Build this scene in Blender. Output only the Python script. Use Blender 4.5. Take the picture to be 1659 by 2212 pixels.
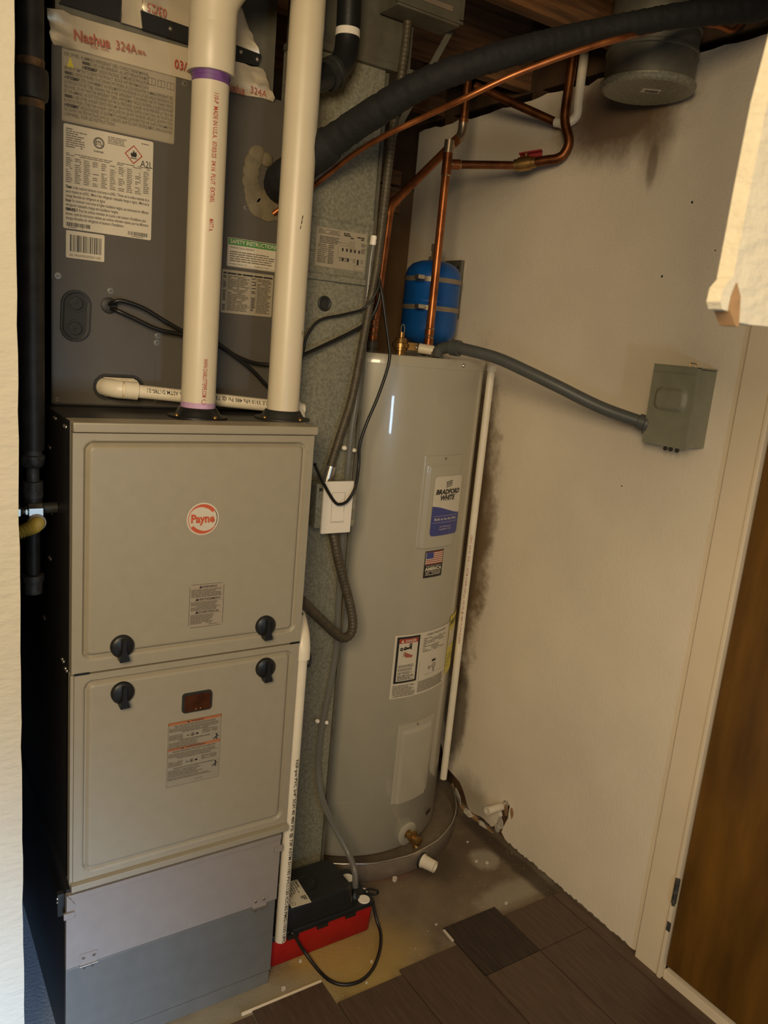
import bpy, bmesh, math, random
from mathutils import Vector, Matrix
from mathutils.geometry import tessellate_polygon
for _o in list(bpy.data.objects): bpy.data.objects.remove(_o)
SC = bpy.context.scene
COL = SC.collection
random.seed(7)
# ------------------------------------------------------------------ camera
CAM = Vector((-0.289, -1.385, 1.487))
RIGHT = Vector((0.837, -0.539, 0.090)); FWD = Vector((0.545, 0.811, -0.214))
FWD.normalize(); RIGHT = (RIGHT - FWD*RIGHT.dot(FWD)).normalized(); DOWN = FWD.cross(RIGHT).normalized()
FPX = 1705.7
cd = bpy.data.cameras.new('camera'); co = bpy.data.objects.new('camera', cd); COL.objects.link(co)
m = Matrix((RIGHT, -DOWN, -FWD)).transposed().to_4x4(); m.translation = CAM; co.matrix_world = m
cd.sensor_fit = 'VERTICAL'; cd.sensor_height = 36.0; cd.sensor_width = 27.0; cd.lens = FPX/2212*36
cd.clip_start = 0.02; cd.dof.use_dof = True; cd.dof.focus_distance = 1.75; cd.dof.aperture_fstop = 10.0
SC.camera = co
# ------------------------------------------------------------------ world, lamps, exposure
W = bpy.data.worlds.new('world'); SC.world = W; W.use_nodes = True
bg = W.node_tree.nodes['Background']; bg.inputs[0].default_value = (0.90, 0.82, 0.68, 1); bg.inputs[1].default_value = 0.048
def area(name, loc, aim, size, power, col, sy=None):
    l = bpy.data.lights.new(name, 'AREA'); l.energy = power; l.color = col; l.size = size
    if sy: l.shape = 'RECTANGLE'; l.size_y = sy
    o = bpy.data.objects.new(name, l); COL.objects.link(o); o.location = loc
    o.rotation_euler = (Vector(aim)-Vector(loc)).to_track_quat('-Z', 'Y').to_euler(); return o
area('room_lamp', (-0.78, -1.86, 1.88), (0.6, 0.0, 1.05), 0.6, 36, (1.0, 0.78, 0.50))
area('window_daylight', (0.27, -2.15, 0.92), (0.2, 0.1, 0.6), 0.12, 5.0, (0.55, 0.76, 1.0), 0.34)
h = area('low_cool_fill', (-0.30, -2.6, 0.62), (-0.55, -0.1, -0.08), 0.35, 9.5, (0.42, 0.63, 1.0), 0.5); h.data.spread = math.radians(42)  # added cool fill, beam narrowed onto the lower left
SC.view_settings.view_transform = 'Standard'; SC.view_settings.look = 'None'
SC.view_settings.gamma = 1.0; SC.view_settings.use_curve_mapping = False; SC.view_settings.exposure = 0.0
SC.display_settings.display_device = 'sRGB'
# ------------------------------------------------------------------ helpers: rays of the photograph onto real planes
def ray(u, v): return RIGHT*((u-829.5)/FPX) + DOWN*((v-1106)/FPX) + FWD
def at(u, v, ax, val):
    d = ray(u, v); i = 'xyz'.index(ax); return CAM + d*((val-CAM[i])/d[i])
def path(pts, ax):                                  # (u, v, plane value) triples
    return [at(u, v, ax, w) for u, v, w in pts]
# ------------------------------------------------------------------ materials
def lin(c):
    if isinstance(c, str):
        c = [int(c[i:i+2], 16)/255 for i in (0, 2, 4)]
    else: c = [x/255 for x in c]
    return tuple(((x+.055)/1.055)**2.4 if x > .04045 else x/12.92 for x in c) + (1,)
MAT = {}
def mat(name, col, rough=.5, metal=0, var=.08, scale=12, bump=0, bscale=60, spec=.5, stretch=None, rnd=0, coat=0, col2=None, detail=5):
    if name in MAT: return MAT[name]
    M = bpy.data.materials.new(name); M.use_nodes = True; MAT[name] = M
    nt = M.node_tree; b = nt.nodes['Principled BSDF']; N = nt.nodes.new; L = nt.links.new
    c = lin(col); b.inputs['Roughness'].default_value = rough; b.inputs['Metallic'].default_value = metal
    b.inputs['Specular IOR Level'].default_value = spec; b.inputs['Coat Weight'].default_value = coat
    g = N('ShaderNodeNewGeometry'); mp = N('ShaderNodeMapping'); L(g.outputs['Position'], mp.inputs[0])
    if stretch: mp.inputs['Scale'].default_value = stretch
    n = N('ShaderNodeTexNoise'); n.inputs['Scale'].default_value = scale; n.inputs['Detail'].default_value = detail; L(mp.outputs[0], n.inputs[0])
    r = N('ShaderNodeMix'); r.data_type = 'RGBA'
    d = lin(col2) if col2 else tuple(x*(1-var*2) for x in c[:3])+(1,)
    e = c if col2 else tuple(min(1, x*(1+var)) for x in c[:3])+(1,)
    r.inputs[6].default_value = d; r.inputs[7].default_value = e
    mr = N('ShaderNodeMapRange'); mr.inputs[1].default_value = .3; mr.inputs[2].default_value = .7
    L(n.outputs['Fac'], mr.inputs[0]); L(mr.outputs[0], r.inputs[0])
    out = r.outputs[2]
    if rnd:
        oi = N('ShaderNodeObjectInfo'); hv = N('ShaderNodeHueSaturation'); k = N('ShaderNodeMapRange')
        k.inputs[3].default_value = 1-rnd; k.inputs[4].default_value = 1+rnd; L(oi.outputs['Random'], k.inputs[0]); L(k.outputs[0], hv.inputs['Value']); L(out, hv.inputs['Color']); out = hv.outputs[0]
    L(out, b.inputs['Base Color'])
    if bump:
        n2 = N('ShaderNodeTexNoise'); n2.inputs['Scale'].default_value = bscale; n2.inputs['Detail'].default_value = 4; L(mp.outputs[0], n2.inputs[0])
        bp = N('ShaderNodeBump'); bp.inputs['Strength'].default_value = bump; bp.inputs['Distance'].default_value = .004
        L(n2.outputs['Fac'], bp.inputs['Height']); L(bp.outputs[0], b.inputs['Normal'])
    return M
def masks(M, base_socket, items, nscale=9):
    """wear or painted light with a shape of its own: items = (centre, radii, colour, noise amount, softness, strength)"""
    nt = M.node_tree; N = nt.nodes.new; L = nt.links.new
    b = nt.nodes['Principled BSDF']; cur = b.inputs['Base Color'].links[0].from_socket
    g = N('ShaderNodeNewGeometry'); nz = N('ShaderNodeTexNoise'); nz.inputs['Scale'].default_value = nscale; nz.inputs['Detail'].default_value = 8; nz.inputs['Roughness'].default_value = .65
    L(g.outputs['Position'], nz.inputs[0])
    for c, rad, colr, na, soft, st in items:
        s = N('ShaderNodeVectorMath'); s.operation = 'SUBTRACT'; s.inputs[1].default_value = c; L(g.outputs['Position'], s.inputs[0])
        q = N('ShaderNodeVectorMath'); q.operation = 'DIVIDE'; q.inputs[1].default_value = rad; L(s.outputs[0], q.inputs[0])
        ln = N('ShaderNodeVectorMath'); ln.operation = 'LENGTH'; L(q.outputs[0], ln.inputs[0])
        ma = N('ShaderNodeMath'); ma.operation = 'MULTIPLY_ADD'; ma.inputs[1].default_value = na; L(nz.outputs['Fac'], ma.inputs[0]); L(ln.outputs['Value'], ma.inputs[2])
        mr = N('ShaderNodeMapRange'); mr.interpolation_type = 'SMOOTHSTEP'
        mr.inputs[1].default_value = 1-soft+na*.5; mr.inputs[2].default_value = 1+soft*.3+na*.5; mr.inputs[3].default_value = st; mr.inputs[4].default_value = 0
        L(ma.outputs[0], mr.inputs[0])
        mx = N('ShaderNodeMix'); mx.data_type = 'RGBA'; mx.inputs[7].default_value = lin(colr); L(cur, mx.inputs[6]); L(mr.outputs[0], mx.inputs[0]); cur = mx.outputs[2]
    L(cur, b.inputs['Base Color'])

m_taupe = mat('taupe_enamel', (157,148,127), .42, 0, .02, 40, .03, 300)
m_taupe2 = mat('taupe_enamel_base', (148,139,130), .45, 0, .03, 30, .03, 300)
m_flap = mat('grey_sheet_flap', (128,127,120), .40, .35, .04, 30, .03, 200)
m_black = mat('black_cabinet', (38,37,37), .42, 0, .05, 20)
m_coil = mat('grey_coil_enamel', (85,80,72), .42, 0, .02, 30, .03, 300)
m_galv = mat('galvanised_sheet', (152,149,128), .48, .25, .16, 150, .05, 150, col2=(120,117,99), detail=2)
m_galvd = mat('galvanised_dull', (112,108,94), .5, .4, .1, 30, .05, 90)
m_alu = mat('pan_aluminium', (150,136,118), .42, .35, .08, 30, .05, 50)
m_foil = mat('foil_tape', (222,208,180), .36, .5, .06, 14, .12, 20)
m_pvc = mat('white_pvc', (216,203,174), .38, 0, .02, 14, .02, 60)
m_ring = mat('zinc_ring', (214,208,196), .35, .2, .03, 30)
m_pvcd = mat('white_pvc_small', (230,219,194), .4, 0, .03, 20)
m_purple = mat('purple_primer', (112,72,132), .5, 0, .2, 60)
m_purple2 = mat('purple_primer_faint', (196,158,190), .5, 0, .1, 60)
m_rub = mat('black_rubber', (40,41,38), .55, 0, .1, 40)
m_blk = mat('black_plastic', (28,29,29), .4, 0, .05, 40, .06, 300)
m_cable = mat('black_cable', (24,23,21), .42, 0, .05, 40)
m_ins = mat('black_foam_insulation', (20,20,19), .8, 0, .2, 60, .6, 60)
m_cu = mat('copper', (182,112,62), .36, .7, .22, 22, col2=(120,66,34))
m_cud = mat('copper_tarnished', (150,92,52), .42, .85, .25, 25, col2=(84,48,26))
m_brass = mat('brass', (178,140,84), .35, .85, .15, 40)
m_sol = mat('solder', (210,190,160), .3, .9, .1, 40)
m_steel = mat('zinc_screw', (200,195,185), .25, .9, .05, 40)
m_wh = mat('grey_tank_enamel', (172,165,144), .30, 0, .012, 20, coat=.55)
m_blue = mat('blue_tank_enamel', (18,86,160), .35, 0, .06, 20)
m_dark = mat('dark_steel', (62,60,55), .5, .3, .2, 30, .15, 60)
m_darkz = mat('pipe_threads', (92,90,84), .5, .4, .25, 70, .4, 120)
m_rust = mat('thread_rust', (128,98,62), .6, .2, .3, 60)
m_yellow = mat('yellow_gas_jacket', (196,170,74), .45, 0, .06, 40)
m_disc = mat('grey_box_enamel', (143,141,118), .48, 0, .05, 30, .04, 200)
m_cond = mat('grey_vinyl_conduit', (84,86,82), .45, 0, .06, 30)
m_white = mat('white_switch', (236,228,212), .35, 0, .01, 20)
m_mc = mat('steel_armour', (84,76,60), .55, .3, .15, 60)
m_red = mat('red_pump_tank', (176,16,22), .45, 0, .06, 30, .1, 120)
m_redh = mat('red_valve_handle', (150,28,26), .45, 0, .1, 30)
m_tube = bpy.data.materials.new('clear_vinyl')
m_tube.use_nodes = True; _b = m_tube.node_tree.nodes['Principled BSDF']; _b.inputs['Base Color'].default_value = (.40,.39,.35,1); _b.inputs['Transmission Weight'].default_value = .75; _b.inputs['Roughness'].default_value = .3; _b.inputs['IOR'].default_value = 1.4
m_paper = mat('label_paper', (206,196,174), .45, 0, .02, 30)
m_silver = mat('silver_label', (166,155,132), .4, .1, .02, 30)
m_clear = mat('clear_label', (158,146,126), .4, 0, .01, 30)
m_clear2 = mat('clear_label_2', (150,142,124), .4, 0, .01, 30)
m_ink = mat('black_ink', (34,32,30), .5, 0, .02, 30)
m_gink = mat('grey_ink', (104,96,82), .5, 0, .02, 30)
m_pinkr = mat('red_ink', (168,58,44), .5, 0, .05, 30)
m_redi = mat('faded_red_print', (170,92,72), .5, 0, .1, 60)
m_orange = mat('payer_orange', (196,86,48), .5, 0, .02, 30)
m_orange2 = mat('warning_orange', (170,104,66), .5, 0, .02, 30)
m_green = mat('green_ink', (72,132,66), .5, 0, .02, 30)
m_navy = mat('navy_ink', (62,68,128), .4, 0, .02, 30)
m_yel = mat('yellow_label', (206,190,60), .45, 0, .02, 30)
m_wood = mat('joist_wood', (112,76,42), .75, 0, .3, 6, .15, 40, stretch=(1,14,14), rnd=.15)
m_deck = mat('deck_wood', (92,63,34), .8, 0, .3, 6, .2, 40, stretch=(12,1,12), rnd=.2)
m_plank = mat('vinyl_plank', (88,70,56), .42, 0, .13, 7, .05, 80, stretch=(18,1.6,1), rnd=.14, spec=.35)
m_plankd = mat('vinyl_plank_dark', (58,46,38), .5, 0, .22, 7, .05, 80, stretch=(18,1.6,1), spec=.35)
m_trim = mat('cream_trim', (236,218,186), .5, 0, .02, 8, .02, 30)
m_gyp = mat('gypsum_chip', (206,196,178), .8, 0, .08, 60, .3, 80)
m_card = mat('torn_paper', (168,132,92), .8, 0, .15, 30, .3, 60)
m_foam = mat('foam_seal', (112,101,76), .75, 0, .12, 40, .4, 40)
m_amber = mat('sight_glass', (72,40,24), .12, 0, .2, 40, coat=.5)
m_brownw = mat('cavity_wood', (92,66,40), .85, 0, .3, 8, .2, 30)

m_wallR = mat('drywall_right', (240,226,200), .7, 0, .03, 5, .22, 170)
masks(m_wallR, None, [
    ((1.315,.56,.86),(.1,.17,.62),(128,98,52),.75,.32,.80),
    ((1.315,.50,.95),(.1,.12,.45),(96,70,36),.9,.35,.55),
    ((1.315,.47,.30),(.1,.07,.22),(84,68,44),.8,.4,.8),
    ((1.315,.13,2.09),(.1,.24,.14),(92,62,32),.6,.6,.9),
    ((1.315,-.01,2.03),(.1,.06,.13),(112,84,48),.4,.7,.5),
    ((1.315,-.008,1.95),(.1,.018,.06),(92,70,40),.3,.5,.55),
    ((1.315,.36,.0),(.1,.14,.14),(96,84,64),.7,.5,.5)], 14)
m_wallL = mat('drywall_left', (208,200,178), .7, 0, .02, 6, .7, 42, stretch=(1,1,2.2))
m_wallB = mat('back_wall', (120,92,60), .85, 0, .2, 5, .2, 20)
m_sub = mat('subfloor', (130,115,92), .85, 0, .30, 13, .3, 140, detail=9)
masks(m_sub, None, [
    ((.66,-.02,0),(.22,.13,.1),(168,142,78),.6,.45,.85),
    ((.66,.02,0),(.16,.10,.1),(172,140,74),.7,.4,.5),
    ((1.02,.10,0),(.40,.24,.1),(112,96,76),.6,.6,.7),
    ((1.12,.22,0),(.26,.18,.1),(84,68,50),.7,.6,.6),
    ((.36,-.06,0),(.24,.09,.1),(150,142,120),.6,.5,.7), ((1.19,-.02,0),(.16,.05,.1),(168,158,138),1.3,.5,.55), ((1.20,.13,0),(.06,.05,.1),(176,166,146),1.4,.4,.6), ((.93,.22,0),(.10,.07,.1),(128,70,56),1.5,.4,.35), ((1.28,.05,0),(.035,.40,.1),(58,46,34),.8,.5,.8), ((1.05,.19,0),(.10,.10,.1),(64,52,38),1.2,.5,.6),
    ((-.03,.2,0),(.09,.45,.1),(150,156,160),.3,.3,.95)], 11)  # last patch: cool daylight in the left floor gap, painted into the colour
m_door = mat('stained_door', (112,76,22), .42, 0, .28, 2.6, .05, 60, stretch=(6,6,1), coat=.15)

# ------------------------------------------------------------------ geometry builder
LOC = {}
def link(o): COL.objects.link(o); return o
def tag(o, label=None, cat=None, group=None, kind=None):
    if label: o['label'] = label
    if cat: o['category'] = cat
    if group: o['group'] = group
    if kind: o['kind'] = kind
    return o
def thing(name, label, cat, loc, group=None):
    o = bpy.data.objects.new(name, None); o.empty_display_size = .05; link(o); o.location = loc; LOC[o.name] = Vector(loc)
    return tag(o, label, cat, group)
class G:
    def __init__(s, *mats): s.bm = bmesh.new(); s.mats = list(mats) or [None]; s.mi = 0
    def use(s, mt):
        if mt not in s.mats: s.mats.append(mt)
        s.mi = s.mats.index(mt); return s
    def face(s, vs, smooth=False):
        try: f = s.bm.faces.new(vs)
        except ValueError: return None
        f.material_index = s.mi; f.smooth = smooth; return f
    def v(s, p): return s.bm.verts.new(p)
    def box(s, a, b, bev=0):
        x0,y0,z0 = a; x1,y1,z1 = b
        P = [s.v(p) for p in ((x0,y0,z0),(x1,y0,z0),(x1,y1,z0),(x0,y1,z0),(x0,y0,z1),(x1,y0,z1),(x1,y1,z1),(x0,y1,z1))]
        F = [s.face([P[i] for i in q]) for q in ((3,2,1,0),(4,5,6,7),(0,1,5,4),(1,2,6,5),(2,3,7,6),(3,0,4,7))]
        if bev:
            es = set(e for f in F for e in f.edges)
            r = bmesh.ops.bevel(s.bm, geom=list(es), offset=bev, segments=2, affect='EDGES', profile=.6)
            for f in r['faces']: f.material_index = s.mi; f.smooth = True
        return s
    def obox(s, c, ax, ay, az, hx, hy, hz):          # oriented box: centre, unit axes, half sizes
        c = Vector(c); ax, ay, az = Vector(ax)*hx, Vector(ay)*hy, Vector(az)*hz
        P = [s.v(c+ax*i+ay*j+az*k) for k in (-1,1) for i,j in ((-1,-1),(1,-1),(1,1),(-1,1))]
        for q in ((3,2,1,0),(4,5,6,7),(0,1,5,4),(1,2,6,5),(2,3,7,6),(3,0,4,7)): s.face([P[i] for i in q])
        return s
    def ring(s, c, ax, r, n, up=None):
        ax = Vector(ax).normalized(); a = Vector(up) if up else (Vector((0,0,1)) if abs(ax.z) < .9 else Vector((1,0,0)))
        e1 = (a - ax*a.dot(ax)).normalized(); e2 = ax.cross(e1)
        return [s.v(Vector(c) + (e1*math.cos(t)+e2*math.sin(t))*r) for t in [2*math.pi*i/n for i in range(n)]]
    def bridge(s, A, B, smooth=True):
        n = len(A)
        for i in range(n): s.face([A[i], A[(i+1)%n], B[(i+1)%n], B[i]], smooth)
    def lathe(s, o, ax, prof, n=24, cap=True):       # prof: (distance along axis, radius)
        o = Vector(o); ax = Vector(ax).normalized(); prev = None
        for i,(d,r) in enumerate(prof):
            R = s.ring(o+ax*d, ax, max(r,1e-4), n)
            if prev: s.bridge(prev, R)
            elif cap: s.face(list(reversed(R)))
            prev = R
        if cap: s.face(prev)
        return s
    def cyl(s, a, b, r, n=20): 
        a, b = Vector(a), Vector(b); return s.lathe(a, b-a, [(0,r),((b-a).length,r)], n)
    def tube(s, pts, r, n=12, smooth_it=True, sub=6, rf=None, cap=True):
        P = [Vector(p) for p in pts]
        if smooth_it and len(P) > 2: P = spline(P, sub)
        t0 = (P[1]-P[0]).normalized(); up = Vector((0,0,1)) if abs(t0.z) < .9 else Vector((1,0,0))
        e = (up - t0*up.dot(t0)).normalized(); prev = None
        for i,p in enumerate(P):
            t = (P[min(i+1,len(P)-1)] - P[max(i-1,0)]).normalized()
            e = (e - t*e.dot(t)).normalized(); f = t.cross(e)
            rr = rf(i) if rf else r
            R = [s.v(p + (e*math.cos(k)+f*math.sin(k))*rr) for k in [2*math.pi*j/n for j in range(n)]]
            if prev: s.bridge(prev, R)
            elif cap: s.face(list(reversed(R)))
            prev = R
        if cap: s.face(prev)
        return s
    def prism(s, loop, ext, holes=()):               # polygon (3d points) extruded by a vector
        loops = [[Vector(p) for p in loop]] + [[Vector(p) for p in h] for h in holes]
        ext = Vector(ext); flat = [p for l in loops for p in l]
        A = [s.v(p) for p in flat]; B = [s.v(p+ext) for p in flat]
        for t in tessellate_polygon(loops):
            s.face([A[i] for i in t]); s.face([B[i] for i in reversed(t)])
        k = 0
        for l in loops:
            n = len(l)
            for i in range(n): s.face([A[k+i], A[k+(i+1)%n], B[k+(i+1)%n], B[k+i]])
            k += n
        return s
    def sphere(s, c, r, n=10, sz=1):
        c = Vector(c); return s.lathe(c-Vector((0,0,r*sz)), (0,0,1), [(r*sz*(1-math.cos(math.pi*i/n)), r*math.sin(math.pi*i/n)) for i in range(n+1)], n*2, False)
    def build(s, name, parent=None, loc=None):
        bmesh.ops.remove_doubles(s.bm, verts=s.bm.verts, dist=1e-6)
        bmesh.ops.recalc_face_normals(s.bm, faces=s.bm.faces)
        for e in s.bm.edges:
            if len(e.link_faces) == 2 and e.calc_face_angle(0) > .88: e.smooth = False
        if parent is not None: off = LOC[parent.name]
        elif loc is not None: off = Vector(loc)
        else:
            V = [v.co for v in s.bm.verts]; lo = [min(v[i] for v in V) for i in range(3)]; hi = [max(v[i] for v in V) for i in range(3)]
            off = Vector(((lo[0]+hi[0])/2, (lo[1]+hi[1])/2, lo[2]))
        bmesh.ops.translate(s.bm, verts=s.bm.verts, vec=-off)
        me = bpy.data.meshes.new(name); s.bm.to_mesh(me); s.bm.free()
        for mt in s.mats: me.materials.append(mt)
        o = bpy.data.objects.new(name, me); link(o)
        if parent is not None: o.parent = parent
        else: o.location = off
        LOC[o.name] = off.copy()
        return o
def spline(P, sub):
    Q = [P[0]*2-P[1]] + P + [P[-1]*2-P[-2]]; out = []
    for i in range(1, len(Q)-2):
        a,b,c,d = Q[i-1:i+3]
        for k in range(sub):
            t = k/sub; out.append(.5*((2*b)+(c-a)*t+(2*a-5*b+4*c-d)*t*t+(3*b-a-3*c+d)*t**3))
    out.append(P[-1]); return out
def clone(o, name, dv, parent):
    c = o.copy(); c.name = name; link(c); c.parent = parent; c.location = o.location + Vector(dv); return c
def sdf(u, v, u0, u1, v0, v1, r):
    qx = abs(u-(u0+u1)/2)-(u1-u0)/2+r; qy = abs(v-(v0+v1)/2)-(v1-v0)/2+r
    return math.hypot(max(qx,0), max(qy,0)) + min(max(qx,qy),0) - r
def ticks(a, b, dense=.05, fine=.0025, coarse=.03):
    L = b-a; dense = min(dense, L/2); n = int(dense/fine); out = [a+i*fine for i in range(n+1)]; c0, c1 = a+dense, b-dense
    k = max(1, int((c1-c0)/coarse)) if c1 > c0+1e-6 else 0
    for i in range(1, k): out.append(c0+(c1-c0)*i/k)
    out += [b-dense+i*fine for i in range(n+1)]
    return sorted(set(round(x,6) for x in out))
def relief(g, mp, u0, u1, v0, v1, hf, skirt=.02, **k):
    U, V = ticks(u0,u1,**k), ticks(v0,v1,**k)
    Gd = [[g.v(mp(u,v,hf(u,v))) for u in U] for v in V]
    for j in range(len(V)-1):
        for i in range(len(U)-1): g.face([Gd[j][i],Gd[j][i+1],Gd[j+1][i+1],Gd[j+1][i]], True)
    B = []
    edge = [(0,i) for i in range(len(U))] + [(j,len(U)-1) for j in range(1,len(V))] + [(len(V)-1,i) for i in range(len(U)-2,-1,-1)] + [(j,0) for j in range(len(V)-2,0,-1)]
    for j,i in edge: B.append(g.v(mp(U[i],V[j],-skirt)))
    for k2 in range(len(edge)):
        a, b = edge[k2], edge[(k2+1)%len(edge)]; g.face([Gd[a[0]][a[1]], B[k2], B[(k2+1)%len(edge)], Gd[b[0]][b[1]]])
    return g
# ------------------------------------------------------------------ print: lettering and flat label graphics
GLY = {}
def glyphs(s, bold):
    if (s,bold) in GLY: return GLY[(s,bold)]
    c = bpy.data.curves.new('t','FONT'); c.body = s; c.resolution_u = 2; c.offset = bold
    o = bpy.data.objects.new('t', c); me = bpy.data.meshes.new_from_object(o)
    V = [(v.co.x, v.co.y) for v in me.vertices]; F = [tuple(p.vertices) for p in me.polygons]
    bpy.data.objects.remove(o); bpy.data.curves.remove(c); bpy.data.meshes.remove(me)
    GLY[(s,bold)] = (V,F); return V,F
class Label(G):
    def __init__(s, mp, paper=None): super().__init__(paper) if paper else super().__init__(); s.mp = mp; s.mats = [paper] if paper else []
    def rect(s, u0, v0, u1, v1, mt, w=.0008, nu=1):
        s.use(mt)
        for i in range(nu):
            a, b = u0+(u1-u0)*i/nu, u0+(u1-u0)*(i+1)/nu
            s.face([s.v(s.mp(*p,w)) for p in ((a,v0),(b,v0),(b,v1),(a,v1))])
    def poly(s, pts, mt, w=.0008):
        s.use(mt); s.face([s.v(s.mp(u,v,w)) for u,v in pts])
    def paper(s, u0, v0, u1, v1, mt, r=.002, w=.0005, nu=1):
        s.use(mt)
        if nu > 1:
            s.rect(u0,v0,u1,v1,mt,w,nu); return
        P = []
        for cx,cy,a0 in ((u1-r,v1-r,0),(u0+r,v1-r,90),(u0+r,v0+r,180),(u1-r,v0+r,270)):
            for k in range(4): t = math.radians(a0+30*k); P.append((cx+r*math.cos(t), cy+r*math.sin(t)))
        A = [s.v(s.mp(u,v,w)) for u,v in P]; B = [s.v(s.mp(u,v,0)) for u,v in P]
        s.face(A)
        for i in range(len(P)): s.face([A[i],B[i],B[(i+1)%len(P)],A[(i+1)%len(P)]])
    def frame(s, u0, v0, u1, v1, t, mt, w=.0009, nu=1):
        s.rect(u0,v0,u1,v0+t,mt,w,nu); s.rect(u0,v1-t,u1,v1,mt,w,nu); s.rect(u0,v0,u0+t,v1,mt,w); s.rect(u1-t,v0,u1,v1,mt,w)
    def disc(s, u, v, r, mt, w=.0008, r0=0, n=24, a0=0, a1=360):
        s.use(mt)
        for i in range(n):
            p, q = math.radians(a0+(a1-a0)*i/n), math.radians(a0+(a1-a0)*(i+1)/n)
            o = [(u+r*math.cos(p),v+r*math.sin(p)),(u+r*math.cos(q),v+r*math.sin(q))]
            o += [(u+r0*math.cos(q),v+r0*math.sin(q)),(u+r0*math.cos(p),v+r0*math.sin(p))] if r0 else [(u,v)]
            s.face([s.v(s.mp(a,b,w)) for a,b in o])
    def text(s, t, u, v, h, mt, fit=None, al='l', bold=.0, w=.0012, slant=0, fx=1.0):
        V, F = glyphs(t, bold)
        if not V: return
        x0, x1 = min(p[0] for p in V), max(p[0] for p in V); k = h/.70
        kx = k*fx if not fit else fit/(x1-x0)
        wd = (x1-x0)*kx; ox = u - (0 if al == 'l' else wd/2 if al == 'c' else wd)
        s.use(mt); P = [s.v(s.mp(ox+(x-x0)*kx+slant*y*k, v+y*k, w)) for x,y in V]
        for f in F: s.face([P[i] for i in f])
    def lines(s, u0, u1, v0, v1, n, mt, cover=.95, thick=.5, ragged=.15):
        dv = (v1-v0)/n
        for i in range(n):
            a = v1-dv*(i+1)+dv*(1-thick)/2; u = u0; end = u0+(u1-u0)*(1-random.random()*ragged)
            while u < end:
                wl = random.uniform(.6,2.6)*dv*1.6; b = min(u+wl, end)
                if random.random() < cover: s.rect(u, a, b, a+dv*thick, mt, .0016)
                u = b+dv*.35
def flatmap(y, x0=0, z0=0): return lambda u,v,w: Vector((x0+u, y-w, z0+v))
def cylmap(cx, cy, r, a0=0):                        # u = arc length from angle a0 (0 = towards -y)
    return lambda u,v,w: Vector((cx+(r+w)*math.sin(a0+u/r), cy-(r+w)*math.cos(a0+u/r), v))
def screw(g, p, ax, r=.005, h=.003):
    g.use(m_steel); g.lathe(p, ax, [(0,r*1.5),(h*.35,r*1.45),(h*.36,r),(h,r*.9)], 10); g.use(m_blk)
    ax = Vector(ax); g.obox(Vector(p)+ax*h, (1,0,0) if abs(ax.x)<.9 else (0,1,0), ax, (0,0,1) if abs(ax.z)<.9 else (0,1,0), r*.7, h*.08, r*.14)

# ================================================================== SETTING
FL = []
def struct(g, name, loc=(0,0,0), parent=None):
    o = g.build(name, parent, loc=None if parent else loc); o['kind'] = 'structure'; return o
floor = struct(G(m_sub).box((-2.4,-3.0,-.12),(1.36,1.04,0)), 'floor')
# vinyl planks laid along y, each its own part
cols = [(.015,.193,-.075),(.195,.373,-.064),(.375,.553,-.055),(.555,.733,-.123),(.735,.913,-.108),(.915,1.093,-.045),(1.095,1.273,-.082),(1.275,1.314,-.084)]
cols = [(-.525,-.347,-.2),(-.345,-.167,-.2),(-.165,.013,-.16)] + cols
jo = {6:-.9,7:-.74,8:-1.05,9:-.222,10:-.86}
for i,(x0,x1,ye) in enumerate(cols):
    y = ye; js = [jo.get(i-1+1, -.7+.13*(i%3))]; 
    if i == 8: js = [-.222]
    js += [js[0]-1.1]
    for e in js:
        h = .0052+random.uniform(-.0004,.0004)
        g = G(m_plankd if (i == 8 and e == -.222) else m_plank); g.box((x0+.0006,e+.0008,.0002),(x1-.0006,y-.0008,h), .0012); g.build('plank', floor); y = e
g = G(m_trim); g.box((.352,-.0545,.0),(.552,-.050,.0062)); g.build('edge_strip', floor)

# right wall: a drywall sheet with ragged, torn edges over a dark stud cavity
X = 1.315
def jag(a, b, n, amp, ax):
    out = []
    for i in range(n):
        t = i/n; y = a[0]+(b[0]-a[0])*t; z = a[1]+(b[1]-a[1])*t; d = random.uniform(-amp, amp) if i else 0
        out.append((y+(d if ax == 'y' else 0), z+(d if ax == 'z' else 0)))
    return out
torn = [at(u,v,'x',X) for u,v in ((1061,1786),(1056,1780),(1050,1775),(1046,1770),(1038,1764),(1024,1763),(1014,1757),(1009,1740),(1005,1722),(1000,1706),(993,1690),(984,1679),(975,1669),(965,1658))]
notch = [at(u,v,'x',X) for u,v in ((1083,1797),(1091,1779),(1097,1768),(1099,1752),(1101,1741),(1097,1733),(1090,1729),(1083,1733),(1079,1742),(1077,1754),(1079,1764),(1074,1775),(1069,1784))]
outl = jag((-.352,.010),(.172,.010),70,.0035,'z') + [(p.y, max(p.z,.008)) for p in notch+torn] + [(.62,.30),(.74,.33),(1.0,.30),(1.0,2.16)]
outl += jag((1.0,2.172),(-.40,2.180),46,.006,'z') + [(-.40,2.18),(-.352,2.18)]
def crosses(P):
    n = len(P); o = lambda a,b,c: (b[0]-a[0])*(c[1]-a[1])-(b[1]-a[1])*(c[0]-a[0])
    return [(i,j) for i in range(n) for j in range(i+2,n) if (i or j<n-1) and o(P[i],P[(i+1)%n],P[j])*o(P[i],P[(i+1)%n],P[(j+1)%n])<0 and o(P[j],P[(j+1)%n],P[i])*o(P[j],P[(j+1)%n],P[(i+1)%n])<0]
g = G(m_wallR); g.prism([(X,y,z) for y,z in outl], (.0125,0,0))
wallR = struct(g, 'wall_right')
G(m_brownw).box((X+.0135,-.40,0),(X+.09,1.04,.09)).build('stud', wallR); G(m_brownw).box((X+.0135,-.4,2.20),(X+.09,1.04,2.285)).build('stud', wallR)
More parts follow.
